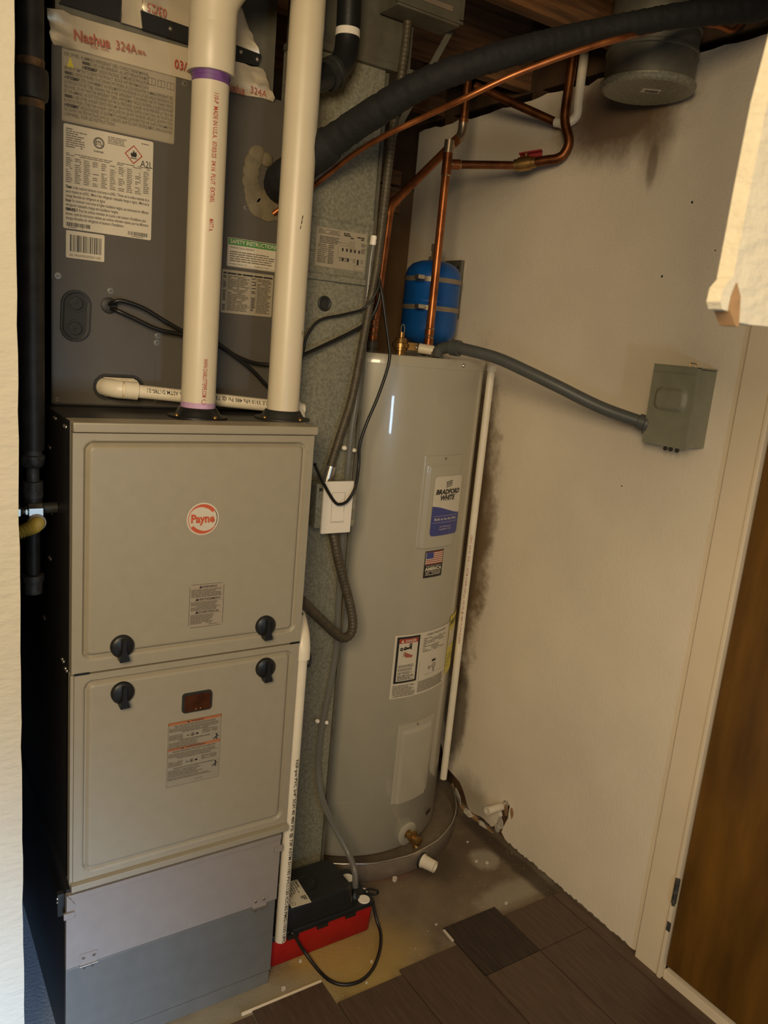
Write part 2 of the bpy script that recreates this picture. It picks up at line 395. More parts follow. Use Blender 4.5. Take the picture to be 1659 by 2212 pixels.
for y in (.02,.43,.84): G(m_brownw).box((X+.014,y,.09),(X+.09,y+.038,2.2)).build('stud', wallR)
g = G(m_brownw); g.box((X+.095,-.42,0),(X+.107,1.04,2.6)); g.build('cavity_back', wallR)
random.seed(5)
def chip(u, v, su, sv, mt, dx, name='torn_paper'):     # ragged flap of drywall paper or gypsum standing off the wall
    n = 7; P = []
    for i in range(n):
        t = 2*math.pi*i/n; k = random.uniform(.55,1.0); p = at(u+su*k*math.cos(t), v+sv*k*math.sin(t),'x',X)
        p.x = X-.001-dx*(.5+.5*math.cos(t+1)); p.z = max(p.z, .003+random.uniform(0,.003)); P.append(p)
    G(mt).prism(P, (.0022,.0004,.001)).build(name, wallR)
for q in ((994,1722,9,24,m_gyp,.018),(1003,1748,10,22,m_card,.022),(1015,1768,16,12,m_gyp,.026),(1030,1776,18,10,m_card,.018),(1046,1788,16,12,m_gyp,.020),(1060,1797,14,9,m_card,.014),(984,1700,8,16,m_card,.02),(1083,1776,9,20,m_gyp,.006),(1093,1750,6,16,m_card,.004),(1076,1790,8,12,m_gyp,.008),(1098,1735,10,7,m_gyp,.008),(1106,1757,5,16,m_card,.003)): chip(*q)
# casing of the side door, stop strip, door leaf with hinges
g = G(m_trim); g.box((X-.012,-.418,.004),(X+.004,-.350,2.3), .002); trim1 = struct(g, 'trim_1')
g = G(m_trim); g.box((X-.016,-.4305,.004),(X+.004,-.4195,2.3), .003); trim2 = struct(g, 'trim_2')
g = G(m_trim); g.box((X-.006,-1.9,.0),(X+.06,-.432,.03), .003); struct(g, 'trim_3')
dr = bpy.data.objects.new('door_1', None); link(dr); dr.location = (X,-.44,0); LOC['door_1'] = Vector((X,-.44,0)); dr['kind'] = 'structure'
g = G(m_door); g.box((X-.008,-1.30,.046),(X+.03,-.436,2.25), .002); g.build('door_leaf', dr)
g = G(m_darkz)
hz0, hz1 = at(1457,1892,'x',X-.018).z, at(1449,1946,'x',X-.018).z
for k in range(5):
    a = hz1+(hz0-hz1)*k/5; g.cyl((X-.019,-.431,a+.001),(X-.019,-.431,hz1+(hz0-hz1)*(k+1)/5-.001), .0058, 12)
g.cyl((X-.019,-.431,hz1-.006),(X-.019,-.431,hz1), .004, 10)
g.build('hinge', dr)
z2 = at(1439,1998,'x',X-.018).z
g = G(m_darkz); g.box((X-.0185,-.434,z2-.012),(X-.0165,-.424,z2+.012)); g.build('hinge', dr)

# left wall: end of the partition beside the gas pipe
g = G(m_wallL); n = 60; prof = []
for i in range(n+1):
    z = 2.5*i/n; prof.append((-.1005+random.uniform(-.0012,.0012), -.120, z))
P = [(-2.4,-.12,0),(-2.4,-.12,2.5)] + list(reversed(prof))
g.prism(P, (0,.012,0))
wl = struct(g, 'wall_left')
g = G(m_brownw); g.box((-2.4,-.107,0),(-.108,1.04,2.5)); g.build('partition_core', wl)
wb = struct(G(m_wallB).box((-.3,1.0,0),(X+.1,1.05,1.985)), 'wall_back')
G(m_brownw).box((-.3,1.36,1.6),(X+.4,1.40,2.62)).build('cavity_back', wb)
for a,b,y in ((1.99,2.035,.985),(1.90,1.965,.975)): G(m_wood).box((.5,y,a),(1.25,y+.03,b), .002).build('ledger_board', wb)
# ceiling: deck boards over joists
ceil = struct(G(m_deck).box((-.3,-.44,2.475),(X+.15,1.05,2.52)), 'ceiling')
for k in range(12):
    x0 = -.28+.143*k; G(m_deck).box((x0,-.43,2.445),(x0+.14,1.04,2.474), .002).build('deck_board', ceil)
for y in (-.33,.072,.478,.884): G(m_wood).box((-.28,y,2.205),(X+.13,y+.038,2.444), .002).build('joist', ceil)
# room side: header over the opening and ceiling of the room
wf = struct(G(m_wallL).box((-2.4,-.56,2.20),(X+.1,-.44,2.62)), 'wall_front')
struct(G(m_wallL).box((-2.4,-3.0,2.32),(X+.1,-.561,2.40)), 'ceiling')

# broken end of drywall at the right of the opening, close to the viewer
g = G(m_wallL, m_card); yb = -1.0
edge = [at(u,v,'y',yb) for u,v in ((1700,60),(1659,215),(1640,310),(1622,400),(1604,495),(1592,556),(1584,597))]
low = [at(u,v,'y',yb) for u,v in ((1580,640),(1583,676),(1596,697),(1625,702),(1660,705),(1720,706))]
top = [Vector((.50,yb,1.52)), Vector((.50,yb,2.32)), Vector((edge[0].x,yb,2.32))]
g.prism([edge[0]]+edge[1:]+low+top, (0,.014,0))
wr = struct(g, 'wall_front')
g = G(m_card); L1 = [at(u,v,'y',yb-.002) for u,v in ((1581,604),(1593,612),(1600,640),(1598,680),(1596,706),(1588,704),(1577,672),(1578,632))]
g.prism(L1, (0,.014,0)); g.use(m_wallL); L2 = [at(u,v,'y',yb-.006) for u,v in ((1583,598),(1590,610),(1578,640),(1572,672),(1560,668),(1556,652),(1563,622))]
g.prism(L2, (0,.012,0)); g.build('torn_edge', wr)

# ================================================================== FURNACE
Z0, Z1, FW, FD = .414, 1.303, .461, .70
fur = thing('furnace', 'tall taupe and black gas furnace with round badge and four black knobs', 'furnace', (FW/2, FD/2, Z0))
g = G(m_black); g.box((0,.02,Z0),(FW,FD,Z1), .002); cab = g.build('cabinet', fur)
for p in ((0,.135,1.292),(0,.048,1.289),(0,.186,1.23),(0,.182,1.013),(0,.24,.87),(0,.06,.85),(0,.032,.843),(0,.168,1.107)):
    for d in (0,.012): G(m_steel).lathe((p[0],p[1]+d,p[2]), (-1,0,0), [(0,.004),(.002,.0035),(.003,.002)], 8).build('screw', fur)
g = G(m_taupe); g.box((.001,-.004,1.287),(FW+.004,.06,Z1+.001), .003); g.build('top_rail', fur)
def doorh(a,b,c,d,r=.018):
    def h(u,v):
        t = -sdf(u,v,a,b,c,d,r)
        if t < 0: e = -sdf(u,v,0,FW-.004 if u<9 else 1,0,9,.001); return 0
        if t < .004: return -.0085*(t/.004)
        if t < .011: return -.0085+.010*((t-.004)/.007)
        return .0015
    return h
g = G(m_taupe); relief(g, lambda u,v,w: Vector((u,.0-w,v)), .001,.459,.8485,1.2855, doorh(.019,.444,.873,1.272)); ud = g.build('upper_door', fur)
g = G(m_taupe); relief(g, lambda u,v,w: Vector((u,.0-w,v)), .006,.457,.4195,.845, doorh(.023,.444,.434,.832)); ld = g.build('lower_door', fur)
g = G(m_taupe); g.box((.0,.003,.414),(.0055,.03,.845)); g.build('side_lip', fur)
g = G(m_taupe); g.box((.001,-.012,.4055),(.458,.02,.4188), .0015); g.build('bottom_rail', fur)
G(m_blk).box((.006,-.001,.8452),(.032,.006,.8495)).build('seam_gasket', fur); G(m_blk).box((.437,-.001,.8452),(.458,.006,.8495)).build('seam_gasket', fur)
# door knobs: disc with a fin that flares at the bottom
def knob(x, z):
    g = G(m_blk); g.lathe((x,-.0015,z), (0,-1,0), [(0,.0215),(.006,.0215),(.0085,.019),(.010,.012),(.011,.004)], 28)
    F = [(-.0035,.016),(.0035,.016),(.0035,-.004),(.0095,-.020),(.0095,-.0245),(-.0075,-.0255),(-.0085,-.021),(-.0035,-.004)]
    g.prism([(x+a,-.022,z+b) for a,b in F], (0,.016,0)); return g.build('knob', fur)
k0 = knob(.0885,.893)
for x,z in ((.375,.896),(.091,.800),(.381,.803)): clone(k0, 'knob', (x-.0885,0,z-.893), fur)
# round badge
bx, bz, br = .2335, 1.1265, .0315
L = Label(flatmap(-.0015, bx, bz)); L.disc(0,0,br,m_paper,.0010,n=48)
L.disc(0,0,br-.003,m_orange,.0014,r0=br-.0042,n=40,a0=150,a1=395); L.disc(0,0,br-.003,m_orange,.0014,r0=br-.0042,n=30,a0=-30,a1=60)
for a0,a1 in ((35,152),(215,332)):
    n = 22
    for i in range(n):
        t0, t1 = i/n, (i+1)/n
        w0, w1 = [.0008+.0062*min(1,t*1.5 if a0 < 100 else t*1.5) for t in ((1-t0),(1-t1))]
        p, q = math.radians(a0+(a1-a0)*t0), math.radians(a0+(a1-a0)*t1); R = br-.003
        L.poly([(R*math.cos(p),R*math.sin(p)),(R*math.cos(q),R*math.sin(q)),((R-w1)*math.cos(q),(R-w1)*math.sin(q)),((R-w0)*math.cos(p),(R-w0)*math.sin(p))], m_orange, .0016)
L.text('Payne', 0, -.0065, .0155, m_orange, fit=.046, al='c', bold=.04, w=.0018)
bd = L.build('badge', fur); tag(bd, 'white round badge with orange lettering and two orange arcs')
# warning label on the upper door
L = Label(flatmap(-.0015, .2135, .9105)); wu, wv = .0690, .0870
L.paper(0,0,wu,wv,m_clear,.006); L.use(m_gink)
for q in ((.004,0,wu-.004,.0006),(.004,wv-.0006,wu-.004,wv),(0,.005,.0006,wv-.005),(wu-.0006,.005,wu,wv-.005)): L.rect(*q,m_ink,.0009)
for t,v,h in (('WARNING',.0795,.0042),('AVERTISSEMENT',.0545,.0042),('ADVERTENCIA',.0285,.0042)):
    L.text(t, wu/2+.003, v, h, m_ink, al='c', bold=.015, fx=1.15)
    L.poly([(wu/2-.022,v-.0006),(wu/2-.016,v-.0006),(wu/2-.019,v+.0048)] if len(t) > 8 else [(wu/2-.016,v-.0006),(wu/2-.010,v-.0006),(wu/2-.013,v+.0048)], m_ink)
    L.rect(.0006,v-.0022,wu-.0006,v-.0018,m_gink)
L.lines(.003,wu-.002,.061,.077,5,m_gink,.97,.55,.2); L.lines(.003,wu-.006,.034,.052,7,m_gink,.97,.55,.2); L.lines(.003,wu-.018,.007,.026,7,m_gink,.97,.55,.2); L.lines(.040,wu-.006,.003,.006,1,m_gink)
tag(L.build('warning_label', fur), 'small clear label headed WARNING, AVERTISSEMENT, ADVERTENCIA')
# sight glass
g = G(m_rub); relief(g, lambda u,v,w: Vector((u,-.0015-w,v)), .206,.268,.733,.776, lambda u,v: .0045 if -sdf(u,v,.206,.268,.733,.776,.008) > .0005 else -.006, .001, dense=.02, fine=.0012)
sgf = g.build('sight_frame', fur)
g = G(m_amber); g.box((.2105,-.0075,.737),(.2635,-.0062,.772), .0005); sgl = g.build('sight_glass', fur); tag(sgl, 'amber sight glass window')
for dx in (.2335,.243): G(m_brass).sphere((dx,-.008,.741), .0014, 6, 1.6).build('burner_tip', fur)
# hazard label on the lower door
L = Label(flatmap(-.0015, .181, .5765)); hu, hv = .1095, .1405
L.paper(0,0,hu,hv,m_clear2,.003); L.frame(0,0,hu,hv,.0006,m_gink)
for v in (.1345,.0795):
    L.rect(0,v,hu,v+.0058,m_orange2,.0009)
    L.text('WARNING' if v > .1 else 'AVERTISSEMENT', hu/2+.004, v+.0010, .0038, m_ink, al='c', bold=.01); L.poly([(.038,v+.0008),(.043,v+.0008),(.0405,v+.005)] if v > .1 else [(.028,v+.0008),(.033,v+.0008),(.0305,v+.005)], m_ink, .0014)
for t,v,h in (('FIRE, EXPLOSION AND ASPHYXIATION HAZARD',.1298,.003),('FIRE AND EXPLOSION HAZARD',.1165,.003),('CARBON MONOXIDE POISONING HAZARD',.0985,.0028),("RISQUE D'INCENDIE, D'EXPLOSION ET D'ASPHYXIE",.0752,.0028),("RISQUE D'INCENDIE OU D'EXPLOSION",.0605,.003),("RISQUE D'INTOXICATION AU MONOXYDE DE CARBONE",.0385,.0026)):
    L.text(t, hu/2, v, h, m_ink, al='c', bold=.008, fit=min(hu*.86, len(t)*h*.72))
for a in (.120,.0645): L.lines(.002,hu-.004,a,a+.0088,4,m_gink,.97,.5,.1)
for v in (.108,.0500):
    L.lines(.002,.032,v-.006,v+.006,5,m_gink,.97,.5,.1); L.lines(.070,hu-.006,v-.002,v+.008,4,m_gink,.97,.5,.1)
    L.disc(.050,v,.0038,m_ink,.001,r0=.003); L.poly([(.048,v-.002),(.052,v-.002),(.050,v+.0028)],m_ink)
    L.poly([(.056,v-.002),(.063,v-.002),(.061,v+.002),(.058,v+.0015)],m_ink); L.poly([(.038,v-.0015),(.044,v-.0012),(.044,v-.0003),(.039,v+.0005)],m_ink)
for v in (.0905,.0300):
    L.lines(.002,.070,v-.003,v+.007,4,m_gink,.97,.5,.2); L.lines(.002,hu-.02,v-.009,v-.003,2,m_gink,.97,.5,.3)
    a = hu-.010; L.frame(a-.007,v-.0045,a+.007,v+.0105,.0004,m_gink); L.disc(a+.001,v+.007,.0019,m_ink,.0011); L.poly([(a-.006,v-.003),(a-.003,v-.003),(a+.006,v+.0035),(a+.002,v+.005)],m_ink); L.poly([(a,v-.004),(a+.004,v-.004),(a+.002,v+.001)],m_ink)
L.lines(.002,hu-.012,.0145,.020,2,m_gink,.97,.5,.2); L.lines(.058,.075,.0065,.009,1,m_gink)
tag(L.build('hazard_label', fur), 'label with two orange bars and rows of fine black print')
# vent collars on top
for cx,mt,nm in ((.26,m_blk,'dark glossy collar under the left vent pipe'),(.444,m_rub,'grey rubber collar under the right vent pipe')):
    g = G(mt); g.lathe((cx,.12,Z1), (0,0,1), [(0,.058),(.0035,.058),(.0040,.046),(.012,.041),(.019,.0365),(.0195,.034)], 36); g.use(m_brass)
    for a in (20,110,200,290): g.lathe((cx+.051*math.cos(math.radians(a)),.12+.051*math.sin(math.radians(a)),Z1+.0032),(0,0,1),[(0,.0042),(.003,.004),(.0045,.002)],8)
    tag(g.build('vent_collar', fur), nm)

# ------------------------------------------------------------------ filter cabinet below the furnace
fc = thing('filter_cabinet', 'taupe sheet metal filter cabinet with hinged grey flap beneath the furnace', 'cabinet', (.22,.35,0))
g = G(m_black); g.box((-.004,.012,0),(.441,FD,.398)); g.build('body', fc)
g = G(m_taupe2); g.box((-.006,0,.226),(.447,.012,.392), .0015); g.build('upper_panel', fc)
g = G(m_taupe2); g.box((.002,-.0025,.382),(.447,.008,.3935), .001); g.build('folded_edge', fc)
g = G(m_taupe2); g.prism([(-.006,-.004,.397),(.010,-.004,.372),(-.006,-.004,.360)], (0,.004,0)); g.build('corner_tab', fc)
g = G(m_flap); g.box((-.006,.001,.038),(.444,.012,.2245), .0015); fl = g.build('flap_door', fc); tag(fl, 'darker grey lower flap door')
g = G(m_flap); g.box((-.004,.004,.0),(.442,.013,.034), .001); g.build('base_strip', fc)
def hinge(x):
    g = G(m_taupe2); g.box((x-.017,-.0018,.226),(x+.017,.0,.252), .0006); g.use(m_steel); g.cyl((x-.018,-.003,.225),(x+.018,-.003,.225),.0026,8)
    for dx in (-.010,.010): g.lathe((x+dx,-.0015,.243),(0,-1,0),[(0,.0038),(.0012,.003)],8); g.lathe((x+dx*.8,.001,.2165),(0,-1,0),[(0,.003),(.002,.002)],8)
    return g.build('hinge', fc)
h0 = hinge(.0365); clone(h0, 'hinge', (.404-.0365,-.0,-.004), fc)
g = G(m_taupe2); g.box((-.0115,-.006,.345),(.0085,.0,.358), .001); c0 = g.build('latch_clip', fc)
clone(c0, 'latch_clip', (.442,.0,.008), fc)
g = G(m_rub); g.box((-.018,.02,.335),(-.0042,.035,.385), .003); g.use(m_steel); g.sphere((-.018,.02,.378),.003); g.sphere((-.018,.022,.368),.002); g.build('side_latch', fc)

# ------------------------------------------------------------------ cooling coil cabinet on top
YC = .244
cc = thing('coil_cabinet', 'grey cooling coil cabinet covered in labels, standing on the furnace', 'cabinet', (.25,.45,Z1))
g = G(m_black); g.box((.016,YC+.004,Z1+.001),(.470,FD,1.945)); g.build('casing', cc)
g = G(m_coil); g.box((.0125,YC,Z1+.004),(.4715,YC+.0035,1.945), .001); g.build('front_panel', cc)
g = G(m_coil); s = [(.0145,1.309),(.0145,1.5385),(.095,1.5385),(.103,1.536),(.112,1.526),(.205,1.412),(.210,1.402),(.210,1.309)]
g.prism([(a,YC-.0018,b) for a,b in s], (0,.0018,0)); g.build('access_panel', cc)
for x,z in ((.024,1.546),(.12,1.529),(.215,1.451),(.213,1.437),(.023,1.316),(.253,1.930),(.394,1.82),(.392,1.725),(.215,1.316)): g = G(m_steel); screw(g, (x,YC,z), (0,-1,0), .0042, .0028); g.build('screw', cc)
fm = flatmap(YC)
def LB(x0,x1,z0,z1): return Label(flatmap(YC, x0, z0)), x1-x0, z1-z0
# large refrigerant warning label
L,w,h = LB(.030,.236,1.817,1.9375); L.paper(0,0,w,h,m_silver,.003); L.frame(.0015,.0015,w-.0015,h-.0015,.0003,m_gink)
rows = ["RISK OF FIRE - FLAMMABLE REFRIGERANT USED. CONSULT REPAIR MANUAL",
 "WARNING: RISK OF FIRE. REFRIGERANT. ALL SAFETY PRECAUTIONS MUST",
 "AVERTISSEMENT: RISQUE D'INCENDIE. LES MESURES DE PRECAUTION",
 "BEFORE ATTEMPTING TO SERVICE THIS PRODUCT. INDOOR UNIT PERFORMANCE DATA",
 "WARNING: DISPOSE OF PROPERLY IN ACCORDANCE WITH FEDERAL OR LOCAL REGULATIONS. FLAMMABLE REFRIGERANT USED.",
 "AVERTISSEMENT: JETER CONFORMEMENT AUX REGLEMENTATIONS FEDERALES OU LOCALES. RISQUE D'INCENDIE EN CAS",
 "DE PERFORATION DES TUBES. WARNING: RISK OF FIRE. REFRIGERANT TO BE REPAIRED ONLY BY TRAINED SERVICE",
 "PERSONNEL. DO NOT PUNCTURE REFRIGERANT TUBING. AVERTISSEMENT: RISQUE D'INCENDIE. LE FLUIDE FRIGORIGENE",
 "EST INFLAMMABLE. NE DOIT ETRE REPARE QUE PAR DU PERSONNEL QUALIFIE. NE PAS PERFORER LA TUBULURE",
 "WARNING: RISK OF FIRE. AUXILIARY DEVICES WHICH MAY BE A POTENTIAL IGNITION SOURCE SHALL NOT BE INSTALLED",
 "IN THE DUCTWORK. OTHER THAN AUXILIARY DEVICES LISTED FOR USE WITH THE SPECIFIC APPLIANCE. SEE INSTRUCTIONS",
 "AVERTISSEMENT: RISQUE D'INCENDIE. LES EQUIPEMENTS AUXILIAIRES QUI PEUVENT ETRE UNE SOURCE D'INFLAMMATION",
 "NE DOIVENT PAS ETRE INSTALLES DANS LES CONDUITS, SAUF S'ILS SONT SPECIFIQUEMENT APPROUVES POUR",
 "L'APPAREIL. VOIR LES INSTRUCTIONS."]
for i,t in enumerate(rows):
    u0 = .034 if 1 <= i <= 2 else .004; fit = (w-.052-u0) if i < 4 else (w-.008)
    if i == len(rows)-1: fit = .09
    v = h-.012-i*.0076
    L.text(t, u0, v, .0058, m_gink, fit=fit, bold=.014)
    for k in ('WARNING','AVERTISSEMENT'):
        if t.startswith(k): L.text(k, u0, v, .0052, m_ink, fit=fit*len(k)/len(t)*1.0, bold=.02, w=.0014)
L.poly([(.008,h-.030),(.020,h-.030),(.014,h-.012)], m_yel, .001)
for a in (.160,.178,.196): L.frame(a-.007,h-.025,a+.007,h-.013,.0006,m_ink); L.rect(a-.0003,h-.025,a+.0003,h-.013,m_ink)
tag(L.build('refrigerant_label', cc), 'large silver label packed with grey capital print and three book symbols')
# rating label
L,w,h = LB(.033,.196,1.633,1.8135); L.paper(0,0,w,h,m_paper,.003)
L.disc(.062,h-.022,.0098,m_ink,.001,r0=.0084,n=32); L.disc(.062,h-.022,.0078,m_ink,.001,r0=.0070,n=32); L.text('ETL', .062, h-.0255, .0068, m_ink, al='c', bold=.02, fx=.8)
L.text('Intertek', .062, h-.0385, .0038, m_ink, al='c', bold=.01)
L.lines(.004,.044,h-.040,h-.006,9,m_gink,.9,.4,.5); L.lines(.078,.112,h-.020,h-.006,5,m_gink,.95,.4,.2)
a, b, r = .126, h-.030, .017
L.poly([(a-r,b),(a,b-r),(a+r,b),(a,b+r)],m_pinkr,.0009); r = .0145; L.poly([(a-r,b),(a,b-r),(a+r,b),(a,b+r)],m_paper,.0012)
L.poly([(a-.0045,b-.004),(a-.006,b+.0005),(a-.0035,b+.004),(a-.003,b+.001),(a,b+.0085),(a+.002,b+.003),(a+.004,b+.006),(a+.006,b),(a+.0045,b-.004)],m_ink,.0015); L.rect(a-.006,b-.0072,a+.006,b-.0058,m_ink,.0015)
L.text('A2L', .139, h-.0485, .0115, m_ink, bold=.0, fx=.85); L.lines(.140,.156,h-.009,h-.006,1,m_gink)
v = h-.048; L.lines(.004,w-.006,v-.006,v,2,m_gink,.7,.4,0)
for i in range(10): L.lines(.004+.0157*i,.0155+.0157*i,h-.100,v-.008,13,m_gink,.85,.35,.3)
for i in range(14): L.rect(.003,h-.100+i*.0034,w-.004,h-.0998+i*.0034,m_gink)
tx = ["TAmin is the required minimum room area in m2/ft2. / TAmin est la surface minimale de la","piece requise en m2/ft2. / Mrel is the refrigerant releasable charge in kg/oz. / Mrel est la","charge liberable de refrigerant en kg/oz.","Note: For minimum room areas at higher installation heights, see instructions for different","refrigerant releasable charge and installation heights.","REMARQUE: Pour les surfaces minimales de la piece a des hauteurs d'installations plus","elevees, voyez les instructions relatives aux surfaces minimales requises pour les differentes","charges liberables de refrigerant et hauteurs d'installation."]
for i,t in enumerate(tx):
    v = h-.1095-i*.0078; fit = (w-.010)*min(1,len(t)/88); L.text(t, .004, v, .0054, m_ink, fit=fit, bold=.004)
    for k in ('TAmin','Note:','REMARQUE:'):
        if t.startswith(k): L.text(k, .004, v, .0048, m_ink, fit=fit*len(k)/len(t)*1.12, bold=.03, w=.0014)
def bars(L, u0, u1, v0, v1):
    u = u0
    while u < u1:
        a = random.choice((.0005,.0005,.001,.0015))*(u1-u0)/.045; L.rect(u,v0,min(u+a,u1),v1,m_ink); u += a+random.choice((.0005,.0008,.0012))*(u1-u0)/.045
bars(L,.005,.048,.0045,.0115); bars(L,.118,.156,.0045,.0115); L.lines(.008,.040,.0018,.0038,1,m_gink); L.lines(.125,.150,.0018,.0038,1,m_gink)
tag(L.build('rating_label', cc), 'white rating label with certification circle, flame diamond and A2L')
L,w,h = LB(.038,.1075,1.581,1.630); L.paper(0,0,w,h,m_paper,.002); bars(L,.007,w-.006,.012,h-.007); L.text('SN: 5402X90503052231102R', w/2, .0035, .0046, m_gink, al='c', fit=.057)
tag(L.build('barcode_label', cc), 'white barcode label with serial number')
L,w,h = LB(.355,.470,1.6045,1.662); L.paper(0,0,w,h,m_paper,.002); L.rect(.001,h-.014,w-.001,h-.001,m_green,.0009); L.text('SAFETY INSTRUCTIONS', .005, h-.011, .0080, m_paper, fit=.118 if False else .106, bold=.015)
L.text('THIS PRODUCT USES A2L REFRIGERANT', .005, h-.0205, .003, m_ink, fit=.055); L.lines(.005,w-.006,.010,h-.025,5,m_gink,.97,.4,.15); L.text('Product Group No. ____  Installation Date: ____', .005, .0045, .003, m_ink, fit=w-.012); L.frame(.001,.001,w-.001,h-.001,.0005,m_ink)
tag(L.build('safety_label', cc), 'label with green SAFETY INSTRUCTIONS header, half behind the pipe')
L,w,h = LB(.3455,.463,1.5095,1.5975); L.paper(0,0,w,h,m_silver,.003); L.lines(.003,w-.003,h-.010,h-.004,1,m_ink,.98,.5,0)
for u in (.0115,.066,.078): L.rect(u,.004,u+.0004,h-.010,m_ink)
L.lines(.003,.0105,.005,h-.011,22,m_ink,.75,.5,.2); L.lines(.0135,.064,.005,h-.011,22,m_gink,.97,.6,.35); L.lines(.0675,.077,.005,h-.011,22,m_ink,.7,.5,.2); L.lines(.080,w-.004,.005,h-.011,22,m_gink,.97,.6,.3)
tag(L.build('table_label', cc), 'silver label with a two-column table of fine print')
# rubber plug with two ports
g = G(m_rub); cxo, czo = .0555, 1.4755; R = .0285
relief(g, lambda u,v,w: Vector((u+(v-czo)*.03,YC-.0012-w,v)), cxo-R,cxo+R,1.4265,1.5245, lambda u,v: (lambda t: -.006 if t<.0005 else (.005 if t<.006 else .0035))(-sdf(u,v,cxo-R,cxo+R,1.4265,1.5245,R)), .0005, dense=.028, fine=.0014)
for z in (1.499,1.452):
    g.lathe((cxo+(z-czo)*.03,YC-.004,z),(0,-1,0),[(0,.0165),(.003,.0165),(.003,.013),(.001,.0125)],24); g.lathe((cxo+(z-czo)*.03,YC-.004,z),(0,-1,0),[(0,.0115),(.0035,.0115),(.0038,.009)],20)
    for a in range(6): t = math.radians(60*a+15); g.obox((cxo+(z-czo)*.03+.006*math.cos(t),YC-.008,z+.006*math.sin(t)),(math.cos(t),0,math.sin(t)),(0,1,0),(-math.sin(t),0,math.cos(t)),.005,.0012,.0011)
tag(g.build('port_plug', cc), 'black oval rubber plug with two round ports')
g = G(m_rub); g.lathe((.117,YC-.001,1.501),(0,-1,0),[(0,.0155),(.004,.0155),(.006,.012),(.0065,.006)],24); g.build('cable_grommet', cc)
g = G(m_rub); ox, oz = .139, 1.3435
relief(g, lambda u,v,w: Vector((u,YC-.0012-w,v)), .0885,.1895,1.317,1.370, lambda u,v: (lambda t: -.006 if t<.0005 else (.004 if t<.006 else .001))(-sdf(u,v,.0885,.1895,1.317,1.370,.0265)), .0005, dense=.026, fine=.0014); g.build('drain_gasket', cc)
g = G(m_pvcd)
relief(g, lambda u,v,w: Vector((u,YC-.0025-w,v)), .096,.182,1.323,1.364, lambda u,v: (lambda t: -.007 if t<.0005 else (.003 if t<.004 else .0005))(-sdf(u,v,.096,.182,1.323,1.364,.0205)), .0005, dense=.02, fine=.0014); g.build('drain_port', cc)
# lumpy foam seal round the refrigerant line
g = G(m_foam); pts = [(555,336,16),(545,352,15),(541,372,15),(540,392,15),(545,412,16),(552,428,20),(562,440,24),(578,450,22),(592,432,20),(600,455,18),(575,345,12)]
for u,v,r in pts:
    p = at(u,v,'y',YC); rr = r/1000*1.25
    g.lathe(p+Vector((0,.0,0)),(0,-1,0),[(0,rr),(.003,rr*.98),(.005,rr*.8),(.0062,rr*.35)],14)
tag(g.build('foam_seal', cc), 'lumpy tan foam sealant around the black hose')
# ------------------------------------------------------------------ supply plenum with foil tape above the coil
sp = thing('supply_plenum', 'dark sheet metal supply plenum sealed with printed foil tape, above the coil cabinet', 'duct', (.22,.5,1.946))
g = G(m_galvd); g.box((.02,YC+.006,1.9455),(.44,FD,2.2)); g.build('plenum_sheet', sp)
def foil(pts, th=.003, name='foil_tape', y=YC-.001, n=26):
    g = G(m_foil); 
    P = [at(u,v,'y',y) for u,v in pts]; g.prism(P, (0,th,0)); return g
def foilgrid(A, B, C, D, y, amp, nu=26, nv=7):      # quad of pixel corners, crumpled
    g = G(m_foil); a,b,c,d = [at(u,v,'y',y) for u,v in (A,B,C,D)]; rows = []
    for j in range(nv+1):
        r = []
        for i in range(nu+1):
            s, t = i/nu, j/nv; p = (a*(1-s)+b*s)*(1-t)+(d*(1-s)+c*s)*t
            e = min(s,1-s); k = amp*(.18 + (2.6 if e < .10 else .5 if e < .16 else 0))
            p = p + Vector((random.uniform(-1,1)*k*.4, -abs(random.gauss(0,1))*k, random.uniform(-1,1)*k*.5)); r.append(g.v(p))
        rows.append(r)
    for j in range(nv):
        for i in range(nu): g.face([rows[j][i],rows[j][i+1],rows[j+1][i+1],rows[j+1][i]], True)
    bd = rows[0] + [r[-1] for r in rows[1:]] + rows[-1][-2::-1] + [r[0] for r in rows[-2:0:-1]]
    bk = [g.v((v.co.x, y+.0045, v.co.z)) for v in bd]
    for i in range(len(bd)): g.face([bd[i],bk[i],bk[(i+1)%len(bd)],bd[(i+1)%len(bd)]])
    return g
g = foilgrid((100,18),(568,150),(592,222),(112,94), YC-.004, .0019, 30, 7); ft1 = g.build('foil_tape', sp); tag(ft1, 'lower strip of foil tape with red 324A print')
g = foilgrid((306,-60),(520,20),(560,118),(308,26), YC-.004, .0012, 16, 7); ft2 = g.build('foil_tape', sp); tag(ft2, 'upper strip of foil tape with upside-down date print')
g = foilgrid((264,-40),(306,-40),(308,62),(262,48), YC-.003, .0006, 4, 6); g.build('foil_tape', sp)
q = [at(u,v,'y',YC-.002) for u,v in ((150,-30),(272,-6),(263,47),(128,6))]
g = G(m_blk); g.prism(q, (0,.004,0)); g.build('black_strap', sp); g = G(m_blk); b1 = [at(u,v,'y',YC-.008) for u,v in ((304,22),(418,62),(500,93),(565,118),(557,142),(500,129),(415,96),(308,62))]
g.prism(b1, (0,.008,0))
g.build('black_strap', sp)
for u,v in ((520,112),(556,128),(368,62)): G(m_steel).lathe(at(u,v,'y',YC-.008),(0,-1,0),[(0,.0045),(.002,.004),(.003,.002)],10).build('rivet', sp)
